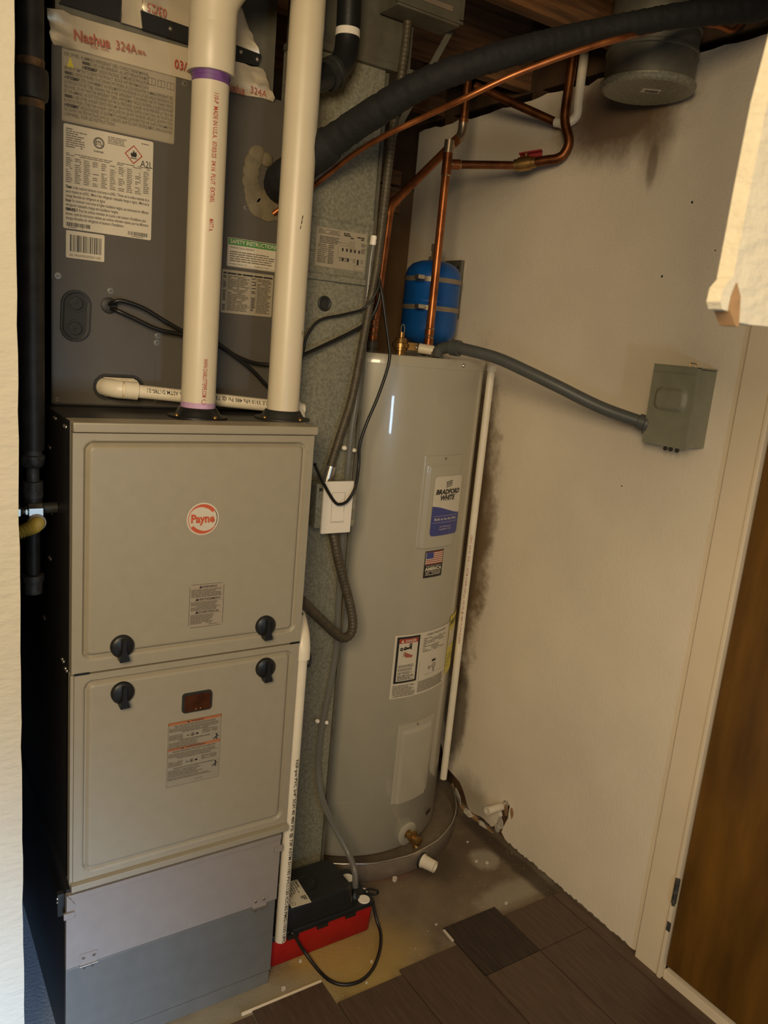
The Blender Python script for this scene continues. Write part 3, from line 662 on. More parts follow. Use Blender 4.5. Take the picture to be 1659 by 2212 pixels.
# print on the tape: a local frame that follows the strip
def tapemap(u0v0, u1v1, y):
    a, b = at(*u0v0,'y',y), at(*u1v1,'y',y); ex = (b-a).normalized(); ez = Vector((0,-1,0)).cross(ex)*-1
    if ez.z < 0: ez = -ez
    return lambda u,v,w: a+ex*u+ez*v+Vector((0,-w,0)), (b-a).length
mp,Lw = tapemap((160,86),(238,104),YC-.010); L = Label(mp); L.text('Nashua',0,0,.017,m_redi,fit=Lw,bold=.02); L.text('FOIL TAPE',Lw*.45,-.006,.0035,m_redi,fit=Lw*.5)
L.build('tape_print', ft1); mp,Lw = tapemap((250,106),(300,118),YC-.010); L = Label(mp); L.text('324A',0,0,.0150,m_redi,fit=Lw*.9,bold=.0); L.lines(Lw*.93,Lw*1.3,.001,.008,2,m_redi)
L.build('tape_print', ft1); mp,Lw = tapemap((376,146),(416,158),YC-.010); L = Label(mp); L.text('03/25',0,0,.0155,m_pinkr,fit=Lw*1.12,bold=.01)
L.build('tape_print', ft1); mp,Lw = tapemap((492,196),(528,206),YC-.010); L = Label(mp); L.text('Nashua',0,0,.016,m_redi,fit=Lw,bold=.02)
L.build('tape_print', ft1); mp,Lw = tapemap((540,200),(575,212),YC-.010); L = Label(mp); L.text('324A',0,0,.013,m_redi,fit=Lw)
L.build('tape_print', ft1); L = Label(None); mp,Lw = tapemap((360,20),(318,6),YC-.010)
L.mp = lambda u,v,w: mp(u,-v,w); L.text('03/25',0,0,.015,m_redi,fit=Lw,bold=.01)
L.build('tape_print', ft2)

# ------------------------------------------------------------------ white vent pipes
def pipelab(o, cx, cy, r, ang, items, mt):
    for t,z0,z1,h in items:                          # text running down the pipe: reads top to bottom
        n = z0-z1
        L = Label(lambda u,v,w: Vector((cx+(r+w*.4)*math.sin(ang+v/r), cy-(r+w*.4)*math.cos(ang+v/r), z0-u)))
        L.text(t, 0, -h/2, h, mt, fit=n, bold=.008); yield L
PR = .0333
vp = thing('vent_pipe', 'left white plastic vent pipe with purple primer ring, coupling and red print', 'pipe', (.26,.12,1.318))
g = G(m_pvc); g.cyl((.26,.12,1.3185),(.26,.12,2.0),PR,40); g.build('pipe', vp)
g = G(m_purple2); g.cyl((.26,.12,1.319),(.26,.12,1.333),PR+.0004,40); g.build('primer_band', vp)
zc = 1.922
g = G(m_pvc); g.lathe((.26,.12,zc),(0,0,1),[(0,PR+.0005),(0,PR+.0075),(.002,PR+.0085),(.075,PR+.0085),(.085,PR+.0075),(.16,PR+.0075)],40)
g.tube([(.26,.12,2.0),(.263,.116,2.045),(.283,.09,2.085),(.32,.045,2.115),(.36,-.01,2.14)], PR+.0085, 32, True, 6)
g.lathe((.30,.07,2.10),(.6,-.75,.40),[(0,PR+.0086),(.004,PR+.016),(.05,PR+.016)],32); g.build('wye_fitting', vp)
g = G(m_purple); g.cyl((.26,.12,zc-.007),(.26,.12,zc+.001),PR+.0012,40); g.lathe((.26,.12,zc-.016),(0,0,1),[(0,PR+.0003),(.012,PR+.0006)],40); tag(g.build('primer_ring', vp), 'purple primer ring under the coupling')
ang = math.radians(-6)
ang2 = math.radians(-1)
for t,za,zb,h,an in (('110-P  MADE IN U.S.A.  07/03/25  04:16  PLUT  EXT#5L',1.885,1.700,.0082,ang2),('MATT A.',1.672,1.650,.0082,ang2),('WWW.CHARLOTTEPIPE.COM',1.418,1.345,.0085,ang2)):
    k = Label(None); k.mp = (lambda za,an: lambda u,v,w: Vector((.26+(PR+w*.4)*math.sin(an+v/PR), .12-(PR+w*.4)*math.cos(an+v/PR), za-u)))(za,an)
    k.text(t, 0, -h/2, h, m_pinkr, fit=za-zb, bold=.01); k.build('pipe_print', vp)
k = Label(None); k.mp = lambda u,v,w: Vector((.26+(PR+w*.4)*math.sin(ang2+u/PR), .12-(PR+w*.4)*math.cos(ang2+u/PR), v)); k.disc(0,1.336,.0052,m_pinkr,.001,r0=.004,n=20,a0=40,a1=330)
k.build('pipe_print', vp)
g = G(m_pvc); g.cyl((.444,.12,1.3185),(.444,.12,2.2),PR,40)
vp2 = thing('vent_pipe', 'right white plastic vent pipe rising straight to the ceiling, plain with dark scuffs', 'pipe', (.444,.12,1.318))
g.build('pipe', vp2)
for a,z,s in ((.0,1.703,1),(-.03,1.694,1),(-.08,1.684,.8),(.62,1.483,1)):
    k = Label(lambda u,v,w: Vector((.444+(PR+.0005)*math.sin(u), .12-(PR+.0005)*math.cos(u), v))); k.poly([(a-.05*s,z-.006*s),(a+.03*s,z-.002*s),(a+.06*s,z+.004*s),(a-.0,z+.003*s)], m_ink); k.build('scuff_mark', vp2)

# ------------------------------------------------------------------ return air duct to the right of the furnace
YD = .212
ra = thing('return_air_duct', 'dull galvanised return air duct standing beside the water heater', 'duct', (.58,.25,.06))
g = G(m_galv); g.box((.474,YD,.062),(0.6835,YD+.07,2.0493), .002); g.build('duct_body', ra)
g = G(m_galvd); g.box((.472,YD-.012,2.0493),(0.7524,YD+.07,2.0636), .002); g.build('flange', ra)
g = G(m_galvd); g.box((.478,YD-.004,2.0636),(0.7428,YD+.07,2.2), .002); g.box((0.5956,YD-.008,2.0656),(0.6013,YD-.004,2.2)); g.build('upper_box', ra)
g = G(m_galvd); g.box((0.684,YD-.003,.062),(0.6912,YD+.03,2.0445)); g.build('corner_seam', ra)
g = G(m_galv)
relief(g, lambda u,v,w: Vector((u,YD-w,v)), 0.5085,0.6835,1.6027,1.7404, lambda u,v: (lambda t: .002 if t<.012 else (.0045 if t<.016 else .003))(-sdf(u,v,0.5085,0.6835,1.6027,1.7404,.002)), .0, dense=.03, fine=.003)
g.build('wiring_cover', ra); g = G(m_galv); g.box((0.5085,YD-.010,1.6027-.004),(0.6835-.010,YD-.001,1.6027+.009), .002); g.build('cover_flange', ra)
L = Label(flatmap(YD-.0035, 0.5411, 1.6276)); w,h = .134,.085
_m = L.mp; L.mp = lambda u,v,z: _m(u*.956,v*.956,z)
L.paper(0,0,w,h,m_silver,.002); L.lines(.004,.062,h-.014,h-.003,4,m_gink,.9,.4,.1); L.lines(.008,.062,h-.034,h-.018,5,m_ink,.98,.35,.15)
for i in range(9): L.rect(.004,.008+i*.0045,.048,.0084+i*.0045,m_gink)
L.lines(.005,.030,.008,.050,10,m_gink,.9,.5,.2); L.lines(.032,.047,.008,.050,10,m_gink,.95,.6,.1); L.lines(.070,w-.006,h-.016,h-.004,3,m_ink,.6,.6,.1)
for i in range(4): L.rect(.088+.004*i,.040,.0886+.004*i,h-.020,m_ink)
L.rect(.058,.024,.100,.0246,m_gink); L.rect(.058,.024,.0586,.050,m_gink); L.frame(.062,.052,.086,.058,.0005,m_ink)
for i,a in enumerate((.062,.069,.076,.083,.100,.110,.121)): L.rect(a,.018 if i<4 else .014,a+.005,.026,m_ink,.001) if i%2 else L.frame(a,.018,a+.005,.026,.0008,m_ink)
for i in range(5): L.rect(.068+.011*i,.040,.072+.011*i,.047,m_ink)
L.lines(.118,w-.003,.040,h-.022,9,m_gink,.8,.5,.1); L.frame(.104,.002,w-.003,.012,.0005,m_gink)
tag(L.build('wiring_diagram', ra), 'cream wiring diagram label')
g = G(m_rub); g.lathe((0.5736,YD,1.5501),(0,-1,0),[(0,.0165),(.003,.0165),(.005,.014),(.004,.011),(.002,.010)],28); tag(g.build('hole_plug', ra), 'round black rubber plug')
for u,v in ((668,472),(674,474)): G(m_steel).lathe(at(u,v,'y',YD-.002),(0,-1,0),[(0,.003),(.003,.002)],8).build('screw', ra)

# ------------------------------------------------------------------ condensate drain line
dl = thing('condensate_drain_line', 'slim white plastic drain line from the coil cabinet down to the pump', 'pipe', (.4735,.018,.094))
r = .0133
A0 = at(258,841,'y',.205); A1 = at(655,884,'y',.178)
g = G(m_pvcd); g.tube([A0, A1], r, 20, False); ph = g.build('pipe_run', dl)
g = G(m_pvcd); d = (A1-A0).normalized(); e = A0+d*.008
g.tube([Vector((e.x-.028,YC-.004,e.z+.001)),Vector((e.x-.022,.222,e.z+.001)),Vector((e.x-.010,.209,e.z)),e], r+.0045, 20, True, 6); g.lathe(e,d,[(0,r+.0045),(.026,r+.0045),(.027,r)],20); g.build('elbow', dl)
XV = .508
g = G(m_pvcd); g.tube([A1-d*.012,Vector((XV-.020,.178,A1.z)),Vector((XV-.006,.1775,A1.z-.004)),Vector((XV,.177,A1.z-.018)),Vector((XV,.177,A1.z-.045))], r+.0048, 20, True, 6); g.build('elbow', dl)
T0 = Vector((.500,.13,.905))
g = G(m_pvcd); g.tube([Vector((XV,.177,1.28)),Vector((.507,.17,1.05)),Vector((.502,.138,.92)),T0], r, 16, True, 6); g.build('pipe_run', dl)
g = G(m_pvcd); g.tube([Vector((.500,.127,.905)),Vector((.497,.10,.884)),Vector((.482,.042,.853)),Vector((.4765,.022,.828)),Vector((.476,.019,.800))], r+.0048, 20, True, 6); g.build('offset_fitting', dl)
PB = Vector((.4735,.018,.094)); g = G(m_pvcd); g.tube([Vector((.476,.019,.815)),PB], r, 20, False); g.build('pipe_run', dl)
L = Label(None); an = math.radians(-16)
ax = (PB-Vector((.476,.019,.815))).normalized()
L.mp = lambda u,v,w: Vector((.476,.019,.815))+ax*u+Vector(((r+w*.4)*math.sin(an+v/r+.42),-(r+w*.4)*math.cos(an+v/r+.42),0))
L.text('NSF-pw PVC 3/4" SCH 40 480 PSI @ 73F ASTM D1785 PVC1120 ICC-ES PMG-1035 UPC', .25, -.0035, .0072, m_ink, fit=.47, bold=.02)
ex = (A1-A0).normalized(); an2 = .35
def hm(o): return lambda u,v,w: A0+ex*(o-u)+Vector((0,-(r+w*.4)*math.cos(an2-v/r),(r+w*.4)*math.sin(an2-v/r)))
L.build('pipe_print', dl); L = Label(None); L.mp = hm(.135); L.text('Code ASTM D1785-21', 0, -.004, .0078, m_ink, fit=.085, bold=.01)
L.build('pipe_print', dl); L = Label(None); L.mp = hm(.335); L.text('POTABLE 3310 kPa 480 Psi @ 73', 0, -.004, .0078, m_ink, fit=.145, bold=.01)
L.build('pipe_print', dl)

# ------------------------------------------------------------------ condensate pump and its cord
pu = thing('condensate_pump', 'black topped red condensate pump on the floor beside the filter cabinet', 'pump', (.6,.1,0))
g = G(m_red); 
def rr(x0,x1,y0,y1,r,n=5):
    P = []
    for cx,cy,a0 in ((x1-r,y1-r,0),(x0+r,y1-r,90),(x0+r,y0+r,180),(x1-r,y0+r,270)):
        for k in range(n+1): t = math.radians(a0+90*k/n); P.append((cx+r*math.cos(t), cy+r*math.sin(t)))
    return P
def loft(g, secs, cap=True):
    prev = None
    for (x0,x1,y0,y1,r,z) in secs:
        R = [g.v((a,b,z)) for a,b in rr(x0,x1,y0,y1,r)]
        if prev: g.bridge(prev, R)
        else: g.face(list(reversed(R)))
        prev = R
    g.face(prev); return g
loft(g, [(.462,.742,.042,.165,.012,.002),(.460,.744,.037,.168,.014,.006),(.458,.745,.035,.170,.012,.078)]); g.build('tank', pu)
g = G(m_blk); loft(g, [(.456,.748,.032,.173,.012,.079),(.456,.748,.032,.173,.012,.090),(.458,.746,.034,.171,.011,.0925)])
for a in (.50,.58,.66): g.box((a,.030,.070),(a+.030,.0335,.082), .001)
g.build('lid', pu)
g = G(m_blk); loft(g, [(.462,.690,.036,.168,.02,.092),(.463,.684,.038,.166,.022,.143),(.466,.679,.042,.162,.024,.150)])
g.build('motor_cover', pu)
for k in range(5): G(m_rub).box((.640+k*.006,.0372,.100),(.643+k*.006,.0385,.125)).build('vent_slot', pu)
g = G(m_blk); g.lathe((.585,.105,.150),(0,0,1),[(0,.028),(.0015,.028),(.0015,.024),(.0008,.023),(.0008,.016),(.0015,.015),(.0015,.006)],28); g.build('motor_boss', pu)
g = G(m_white); c = at(786,1943,'z',.093); g.lathe((c.x,c.y,.0925),(0,0,1),[(0,.0155),(.0018,.0155),(.0025,.0148)],28); w0 = g.build('port_cap', pu)
c2 = at(751,1896,'z',.094); clone(w0, 'port_cap', (c2.x-c.x,min(c2.y,.15)-c.y,0), pu)
cb = at(766,1932,'z',.10)
g = G(m_blk); g.lathe((cb.x,cb.y,.092),(0,0,1),[(0,.014),(.008,.013),(.012,.008),(.03,.0075)],16); g.build('discharge_barb', pu)
P4 = [at(u,v,'z',.151) for u,v in ((618,1921),(642,1900),(673,1949),(638,1960))]
exx = (P4[2]-P4[1]).normalized(); eyy = Vector((-exx.y,exx.x,0)); o4 = P4[1]
lw, lh = (P4[2]-P4[1]).length, .052
L = Label(lambda u,v,w: o4+exx*u-eyy*v+Vector((0,0,w)))
L.paper(0,0,lw,lh,m_paper,.001); L.mp = lambda u,v,w: o4+exx*u-eyy*(lh-v)+Vector((0,0,w))
L.text('Liberty', .003, lh-.010, .0065, m_ink, bold=.02); L.text('CONDENSATE REMOVAL PUMP', .003, lh-.0165, .0034, m_ink, fit=.044, bold=.01); L.lines(.003,lw-.03,.006,lh-.019,5,m_gink,.97,.4,.3)
L.lines(lw-.028,lw-.006,lh-.018,lh-.004,3,m_ink,.9,.5,.3); L.disc(lw-.010,.010,.005,m_ink,.001,r0=.004)
L.build('pump_label', pu)
g = G(m_white); g.prism([at(u,v,'z',.0935) for u,v in ((783,1918),(795,1921),(793,1929))],(0,0,.0008)); g.build('corner_sticker', pu)
g = G(m_cable); cp = [Vector((.505,.034,.086)),at(634,2018,'y',.022)+Vector((0,0,0)),at(655,2052,'z',.035),at(688,2096,'z',.008),at(716,2120,'z',.008),at(748,2127,'z',.008),at(782,2117,'z',.008),at(807,2090,'z',.008),at(821,2050,'z',.008),at(822,2015,'z',.012),at(813,1985,'z',.03),Vector((.756,.060,.075))]
g.tube(cp, .0042, 10, True, 8); g.build('power_cord', pu)
g = G(m_cable); g.tube([at(786,1925,'z',.098),at(800,1920,'z',.1),at(816,1925,'z',.09),at(812,1932,'z',.08),at(795,1930,'z',.085),at(788,1928,'z',.096)], .003, 8, True, 6); g.build('cord_loop', pu)

# ------------------------------------------------------------------ clear discharge tube
ct = thing('discharge_tube', 'clear vinyl tube climbing the edge of the galvanised duct from the pump', 'tube', (.72,.27,.12))
tp = [Vector((cb.x,cb.y,.118)),at(766,1880,'z',.16),at(750,1838,'y',.12),at(722,1785,'y',.155),at(696,1725,'y',.172),at(687,1660,'y',0.195),at(691,1600,'y',0.199),at(700,1545,'y',0.200),at(715,1470,'y',0.200),at(726,1400,'y',0.200),at(731,1300,'y',0.200),at(741,1150,'y',0.200),at(756,960,'y',0.200),at(772,850,'y',0.200),at(788,690,'y',0.200),at(800,570,'y',0.200),at(806,530,'y',0.200)]
g = G(m_tube); g.tube(tp, .0078, 14, True, 6); g.build('tube_wall', ct)
g = G(m_white); q0, q1 = tp[-1], tp[-1]+(tp[-1]-tp[-2]).normalized()*.02; g.cyl(q0,q1,.0085,14); g.build('end_cap', ct)
for u,v in ((756,970),(697,1558)):
    g = G(m_steel); p = at(u,v,'y',.197); g.obox(p+Vector((-.004,.004,0)),(1,0,-.15),(0,1,0),(.15,0,1),.017,.0012,.005); g.use(m_white); g.lathe(p+Vector((-.014,.003,.002)),(0,-1,0),[(0,.006),(.004,.0055),(.006,.003)],10); g.lathe(p+Vector((.008,-.006,-.002)),(0,-1,0),[(0,.005),(.004,.0045),(.005,.003)],10); g.build('tube_clip', ct)

# ================================================================== WATER HEATER in its pan
WX, WY, WR, WT = .94, .55, .304, 1.45
A = lambda d: math.radians(d)
wh = thing('water_heater', 'tall grey electric water heater with labels, standing in a metal pan', 'water heater', (WX,WY,.03))
g = G(m_wh); g.lathe((WX,WY,0),(0,0,1),[(.034,WR-.02),(.034,WR-.005),(.040,WR),(1.424,WR),(1.4245,WR+.0016),(1.447,WR+.0016),(WT,WR-.001)],96); g.build('shell', wh)
g = G(m_wh); g.lathe((WX,WY,0),(0,0,1),[(1.4445,WR-.002),(1.4455,WR-.006),(1.4455,.01)],64,False); g.build('top_cover', wh); g = G(m_rub); g.lathe((WX,WY,0),(0,0,1),[(.005,.20),(.0335,.20)],32); g.build('foot', wh)
def polar(a, r, z): return Vector((WX+r*math.sin(A(a)), WY-r*math.cos(A(a)), z))
def wpanel(a0,a1,z0,z1,open_bottom=True):
    g = G(m_wh); u1 = A(a1-a0)*WR; mp = cylmap(WX,WY,WR,A(a0))
    def hf(u,v):
        e = -sdf(u,v,0,u1,z0,z1,.004); 
        if e < .0004: return .0
        i = -sdf(u,v,.011,u1-.011,z0-.03 if open_bottom else z0+.01,z1-.022,.006)
        return .003 + (0 if i < 0 else .006*min(1,i/.009))
    relief(g, mp, 0, u1, z0, z1, hf, .003, dense=.035, fine=.003, coarse=.008); return g.build('access_panel', wh)
wpanel(-4.4,24,.950,1.203); wpanel(-3.2,24,.188,.440)
for a,z in ((9,1.193),(9.5,.430)):
    g = G(m_steel); n = polar(a,1,0)-polar(a,0,0); g.lathe(polar(a,WR+.003,z), n, [(0,.0045),(.002,.004),(.003,.0015)], 10); g.build('screw', wh)
for a,z in ((15,1.436),):
    g = G(m_steel); n = polar(a,1,0)-polar(a,0,0); g.lathe(polar(a,WR+.0016,z), n, [(0,.006),(.002,.0055),(.004,.003)], 12); g.build('screw', wh)
for a in (-20,-3,10): 
    g = G(m_steel); g.lathe(polar(a,WR-.03,1.4455),(0,0,1),[(0,.006),(.003,.005),(.005,.003)],10); g.build('screw', wh)
# brand label on the upper panel
def WL(a0,a1,z0,z1,off=0): 
    return Label(cylmap(WX,WY,WR+off,A(a0))), A(a1-a0)*(WR+off), z0, z1
L,w,z0,z1 = WL(2.2,22.5,.985,1.147,.0095)
def bulge(u): t = u/w; return z0+.070+.012*math.cos(t*2.6+.2)
N = 16
for i in range(N):
    a,b = w*i/N, w*(i+1)/N
    r = .007
    cut = lambda u: max(0, r-min(u,w-u)) and (r-math.sqrt(max(0,r*r-(r-min(u,w-u))**2)) if min(u,w-u) < r else 0)
    L.poly([(a,bulge(a)),(b,bulge(b)),(b,z1-cut(b)),(a,z1-cut(a))], m_paper, .0006); L.poly([(a,z0+cut(a)),(b,z0+cut(b)),(b,bulge(b)),(a,bulge(a))], m_navy, .0006)
L.text('BRADFORD', w/2-.001, z1-.048, .0125, m_ink, al='c', fit=.094, bold=.05, slant=.2, w=.001); L.text('WHITE', w/2-.004, z1-.0645, .0130, m_ink, al='c', fit=.058, bold=.05, slant=.2, w=.001)
for j in range(3):
    for i in range(4): L.poly([(w/2-.012+i*.006,z1-.031+j*.006+i*.0012),(w/2-.008+i*.006,z1-.0308+j*.006+i*.0012),(w/2-.0085+i*.006,z1-.0265+j*.006+i*.0012),(w/2-.0125+i*.006,z1-.0267+j*.006+i*.0012)], m_ink if j else m_gink, .001)
L.text('Built to be the Best', w/2, z0+.0425, .0070, m_paper, al='c', fit=.088, bold=.015, w=.001); L.rect(.006,z0+.054,w-.006,z0+.0546,m_paper,.001,8); L.rect(.006,z0+.036,w-.006,z0+.0366,m_paper,.001,8)
L.text('For Professional', w/2, z0+.0225, .0045, m_paper, al='c', fit=.044, w=.001, slant=.2); L.text('Installation Only', w/2, z0+.0155, .0045, m_paper, al='c', fit=.046, w=.001, slant=.2)
tag(L.build('brand_label', wh), 'white and blue maker label on the upper access panel')
# flag label
L,w,z0,z1 = WL(2.3,15.6,.866,.9415,.0003)
L.rect(0,z0,w,z1,m_ink,.0006,6); fz = z1-.038
L.rect(.003,fz,w-.003,z1-.003,m_paper,.0009,6); st = (z1-.003-fz)/13
for i in range(0,13,2): L.rect(.0045,fz+i*st+.0002,w-.0045,fz+(i+1)*st,m_pinkr,.0012,6)
L.rect(.0045,fz+6*st,.030,z1-.0035,m_navy,.0014,3)
L.text('MANUFACTURED IN', w/2, fz-.0068, .0038, m_paper, al='c', fit=w*.78, w=.001); L.text('AMERICA', w/2, fz-.0172, .0088, m_paper, al='c', fit=w*.90, bold=.045, w=.001)
for i in range(3): L.lines(.006,w-.006,fz-.0225-.0042*i,fz-.0190-.0042*i,1,m_paper,.95,.5,.1)
tag(L.build('flag_label', wh), 'black flag sticker reading AMERICA')
# data label with danger panel
L,w,z0,z1 = WL(-10.6,31.5,.522,.708,.0003); L.rect(0,z0,w,z1,m_paper,.0006,24)
dx0,dx1,dz0,dz1 = .007,.082,z0+.045,z1-.005
L.rect(dx0,dz0,dx1,dz1,m_ink,.0009,8); L.rect(dx0+.007,dz0+.006,dx1-.007,dz1-.006,m_paper,.0012,8); L.rect(dx0+.007,dz1-.019,dx1-.007,dz1-.006,m_pinkr,.0015,6)
L.text('DANGER', dx0+.044, dz1-.0165, .0080, m_paper, al='c', fit=.036, bold=.02, w=.0018); L.poly([(dx0+.012,dz1-.017),(dx0+.022,dz1-.017),(dx0+.017,dz1-.0075)],m_paper,.0018)
c = dx0+.034; zz = dz1-.033
for du in (-.018,-.006,.010): L.disc(c+du,zz+(.006 if du>0 else 0)+du*.15,.0052,m_ink,.0016,r0=.0018,n=12)
L.poly([(c-.012,zz-.002),(c+.014,zz+.004),(c+.014,zz-.004),(c+.012,zz-.008),(c+.010,zz-.003),(c-.012,zz-.006)],m_ink,.0017)
L.poly([(c-.004,zz-.028),(c+.016,zz-.030),(c+.020,zz-.024),(c+.006,zz-.018),(c-.006,zz-.012),(c-.012,zz-.010),(c-.004,zz-.019),(c-.014,zz-.017),(c-.006,zz-.023)],m_redi,.0017)
for k in range(3): L.poly([(c-.016-.001*k,zz-.012-.006*k),(c-.004,zz-.018-.003*k),(c-.004,zz-.0165-.003*k)],m_ink,.0018)
for a,n in ((.046,3),(.034,3),(.022,3),(.011,2),(.002,2)): L.lines(dx0+.010,dx1-.010,dz0+.006+a*.86,dz0+.006+a*.86+.0085,n,m_ink,.98,.45,.3)
L.lines(.006,.082,z0+.004,z0+.040,10,m_gink,.97,.5,.2); L.lines(.090,w-.008,z0+.006,z0+.040,11,m_gink,.98,.5,.1)
L.text('AUTOMATIC STORAGE WATER HEATER', .150, z1-.013, .0048, m_ink, al='c', fit=.088, bold=.01); L.lines(.096,w-.020,z1-.062,z1-.018,9,m_gink,.75,.4,.4)
L.rect(.090,z0+.046,.0906,z0+.10,m_ink,.001); L.rect(w-.010,z0+.05,w-.0094,z1-.03,m_ink,.001); L.rect(.140,z0+.088,.158,z0+.095,m_ink,.001,2); L.disc(.151,z0+.075,.0085,m_ink,.001,r0=.0065); L.text('UL',.151,z0+.072,.006,m_ink,al='c'); L.disc(.151,z0+.061,.004,m_ink,.001,r0=.002); L.lines(.125,.138,z0+.068,z0+.078,3,m_gink); L.rect(.110,z0+.054,w-.022,z0+.0546,m_gink,.001,6)
tag(L.build('data_label', wh), 'white data label with black framed red DANGER panel')
L,w,z0,z1 = WL(32.2,50,.540,.722,.0003); L.rect(0,z0,w,z1,m_yel,.0006,8); L.rect(.004,z0+.085,w-.004,z1-.045,m_paper,.0009,6); L.text('ENERGYGUIDE', .005, z1-.030, .016, m_ink, fit=.085, bold=.02, w=.001); L.rect(.010,z0+.092,.04,z0+.094,m_ink,.0012,3); L.lines(.008,w-.01,z0+.02,z0+.075,5,m_gink,.7,.2,.4)
tag(L.build('energy_label', wh), 'yellow energy label on the shaded side')
# drain valve
da, dz = 10.8, .072; n = polar(da,1,0)-polar(da,0,0); t = Vector((n.y*-1,n.x,0))
g = G(m_wh); g.lathe(polar(da,WR-.002,dz), n, [(0,.036),(.005,.036),(.0075,.0325),(.0075,.016),(.003,.013)], 32); g.build('escutcheon', wh)
g = G(m_brass); g.lathe(polar(da,WR,dz), n, [(0,.012),(.014,.011),(.016,.0145),(.024,.0145),(.026,.010),(.040,.010),(.042,.014),(.050,.014),(.051,.008)], 14); p = polar(da,WR+.028,dz); g.lathe(p,(0,0,-1)-n*-.4 if False else Vector((n.x*.5,n.y*.5,-.85)),[(0,.0085),(.016,.0085),(.017,.011),(.027,.011)],12); g.obox(p+Vector((0,0,.014)),n,t,(0,0,1),.004,.011,.006); g.build('drain_valve', wh)
L,w,z0,z1 = WL(29,35,.085,.098,.0003); L.rect(0,z0,w,z1,m_ink,.0006,3); L.build('small_sticker', wh)
# fittings on top
def nip(p, mt, name):
    g = G(mt); g.lathe(p,(0,0,1),[(0,.016),(.006,.016),(.007,.012),(.012,.012),(.013,.015),(.03,.015),(.031,.011)],16); return g.build(name, wh)
HP, CP = Vector((1.041,.45,1.446)), Vector((.887,.50,1.446))
nip(HP, m_cond, 'dielectric_nipple'); nip(CP, m_cond, 'dielectric_nipple')
tp0 = Vector((.948,.45,1.446)); g = G(m_brass); g.lathe(tp0,(0,0,1),[(0,.013),(.012,.013),(.013,.019),(.020,.019),(.021,.024),(.032,.024),(.034,.018),(.046,.015),(.048,.008),(.062,.008)],8); g.obox(tp0+Vector((.030,-.012,.026)),(.93,-.37,0),(.37,.93,0),(0,0,1),.014,.010,.010); g.use(m_steel); g.tube([tp0+Vector((-.004,0,.060)),tp0+Vector((-.002,0,.080)),tp0+Vector((.006,0,.080)),tp0+Vector((.008,0,.060))],.0014,6); g.build('relief_valve', wh)
n0 = tp0+Vector((.036,-.014,.026)); n1 = at(905,752,'y',.425); n2 = at(934,757,'y',.40)
g = G(m_steel); g.lathe(n0,(n1-n0),[(0,.008),((n1-n0).length*.45,.008),((n1-n0).length*.46,.0105),((n1-n0).length*.6,.0105),((n1-n0).length*.61,.008),((n1-n0).length,.008)],12); g.build('relief_nipple', wh)
g = G(m_pvcd); g.tube([n1,(n1+n2)/2,n2,n2+(n2-n1)*.05+Vector((0,0,-.003))],.0135,16,False); g.build('relief_adapter', wh)
# pan
pan = thing('drain_pan', 'shallow round metal drain pan on the floor under the grey tank', 'pan', (.95,.54,0)); PX,PY,RP,PH = .95,.54,.362,.058
g = G(m_alu); g.lathe((PX,PY,0),(0,0,1),[(.0005,.01),(.0005,RP-.004),(.004,RP),(PH,RP),(PH,RP-.0022),(.004,RP-.0022),(.003,.01)],96); g.build('pan_body', pan)
g = G(m_steel); g.tube([(PX+(RP-.001)*math.cos(2*math.pi*i/72),PY+(RP-.001)*math.sin(2*math.pi*i/72),PH+.001+.0012*math.sin(i*1.7)) for i in range(73)], .0026, 8, False, cap=False); g.build('rolled_rim', pan)
a = 9; n = Vector((math.sin(A(a+14)),-math.cos(A(a+14)),-.02)).normalized(); p = Vector((PX+RP*math.sin(A(a)),PY-RP*math.cos(A(a)),.0255))
g = G(m_pvcd); g.lathe(p,n,[(.0,.0205),(.006,.0205),(.007,.0185),(.046,.0165),(.046,.0125),(.02,.0125),(.019,.002)],24); g.use(m_rub); g.lathe(p,n,[(-.001,.023),(.004,.023),(.0045,.020)],24); tag(g.build('outlet_fitting', pan), 'white plastic outlet stub')
# relief discharge pipe
g = G(m_pvcd); RX,RY = 1.189,.342; zt = at(1059,790,'y',RY).z; zb = at(955,1682,'y',RY).z
g.lathe((RX,RY,zb),(0,0,1),[(0,.0107),(zt-zb-.016,.0107),(zt-zb-.015,.0138),(zt-zb,.0138)],20)
rd = g.build('discharge_pipe'); tag(rd, 'straight white plastic discharge pipe beside the grey tank near the stained wall', 'pipe')
k = Label(lambda u,v,w: Vector((RX+.0112*math.sin(-1.0+v/.0107),RY-.0112*math.cos(-1.0+v/.0107),.95-u))); k.text('CPVC 3/4 IN. SDR 11 ASTM D2846 NSF-pw 100 PSI @ 180F FLOWGUARD', 0,0,.0055,m_redi,fit=.34,bold=.01); k.build('pipe_print', rd)

# ------------------------------------------------------------------ expansion tank
ET = Vector((1.188,.662,0)); er = .086
et = thing('expansion_tank', 'blue expansion tank strapped to a slotted bracket behind the copper pipes', 'tank', (ET.x,ET.y,1.47))
zt = at(930,556,'y',.60).z; zb = 1.478
g = G(m_blue); prof = [(0,.02),(.004,er*.5),(.014,er*.78),(.030,er*.94),(.050,er)]; H = zt-zb
g.lathe((ET.x,ET.y,zb),(0,0,1),prof+[(H*.5,er),(H*.5+.001,er+.001),(H*.5+.006,er+.001),(H*.5+.007,er)]+[(H-d,r_) for d,r_ in reversed(prof)],48); g.build('shell', et)
for v in (605,668):
    z = at(965,v,'y',.56).z; g = G(m_alu); g.lathe((ET.x,ET.y,z-.007),(0,0,1),[(0,er+.0005),(0,er+.002),(.014,er+.002),(.014,er+.0005)],48,False)
    q = at(905,v,'y',.58); g.use(m_steel); g.box((q.x-.012,ET.y-er-.008,z-.006),(q.x+.012,ET.y-er+.012,z+.006), .002); g.build('strap', et)
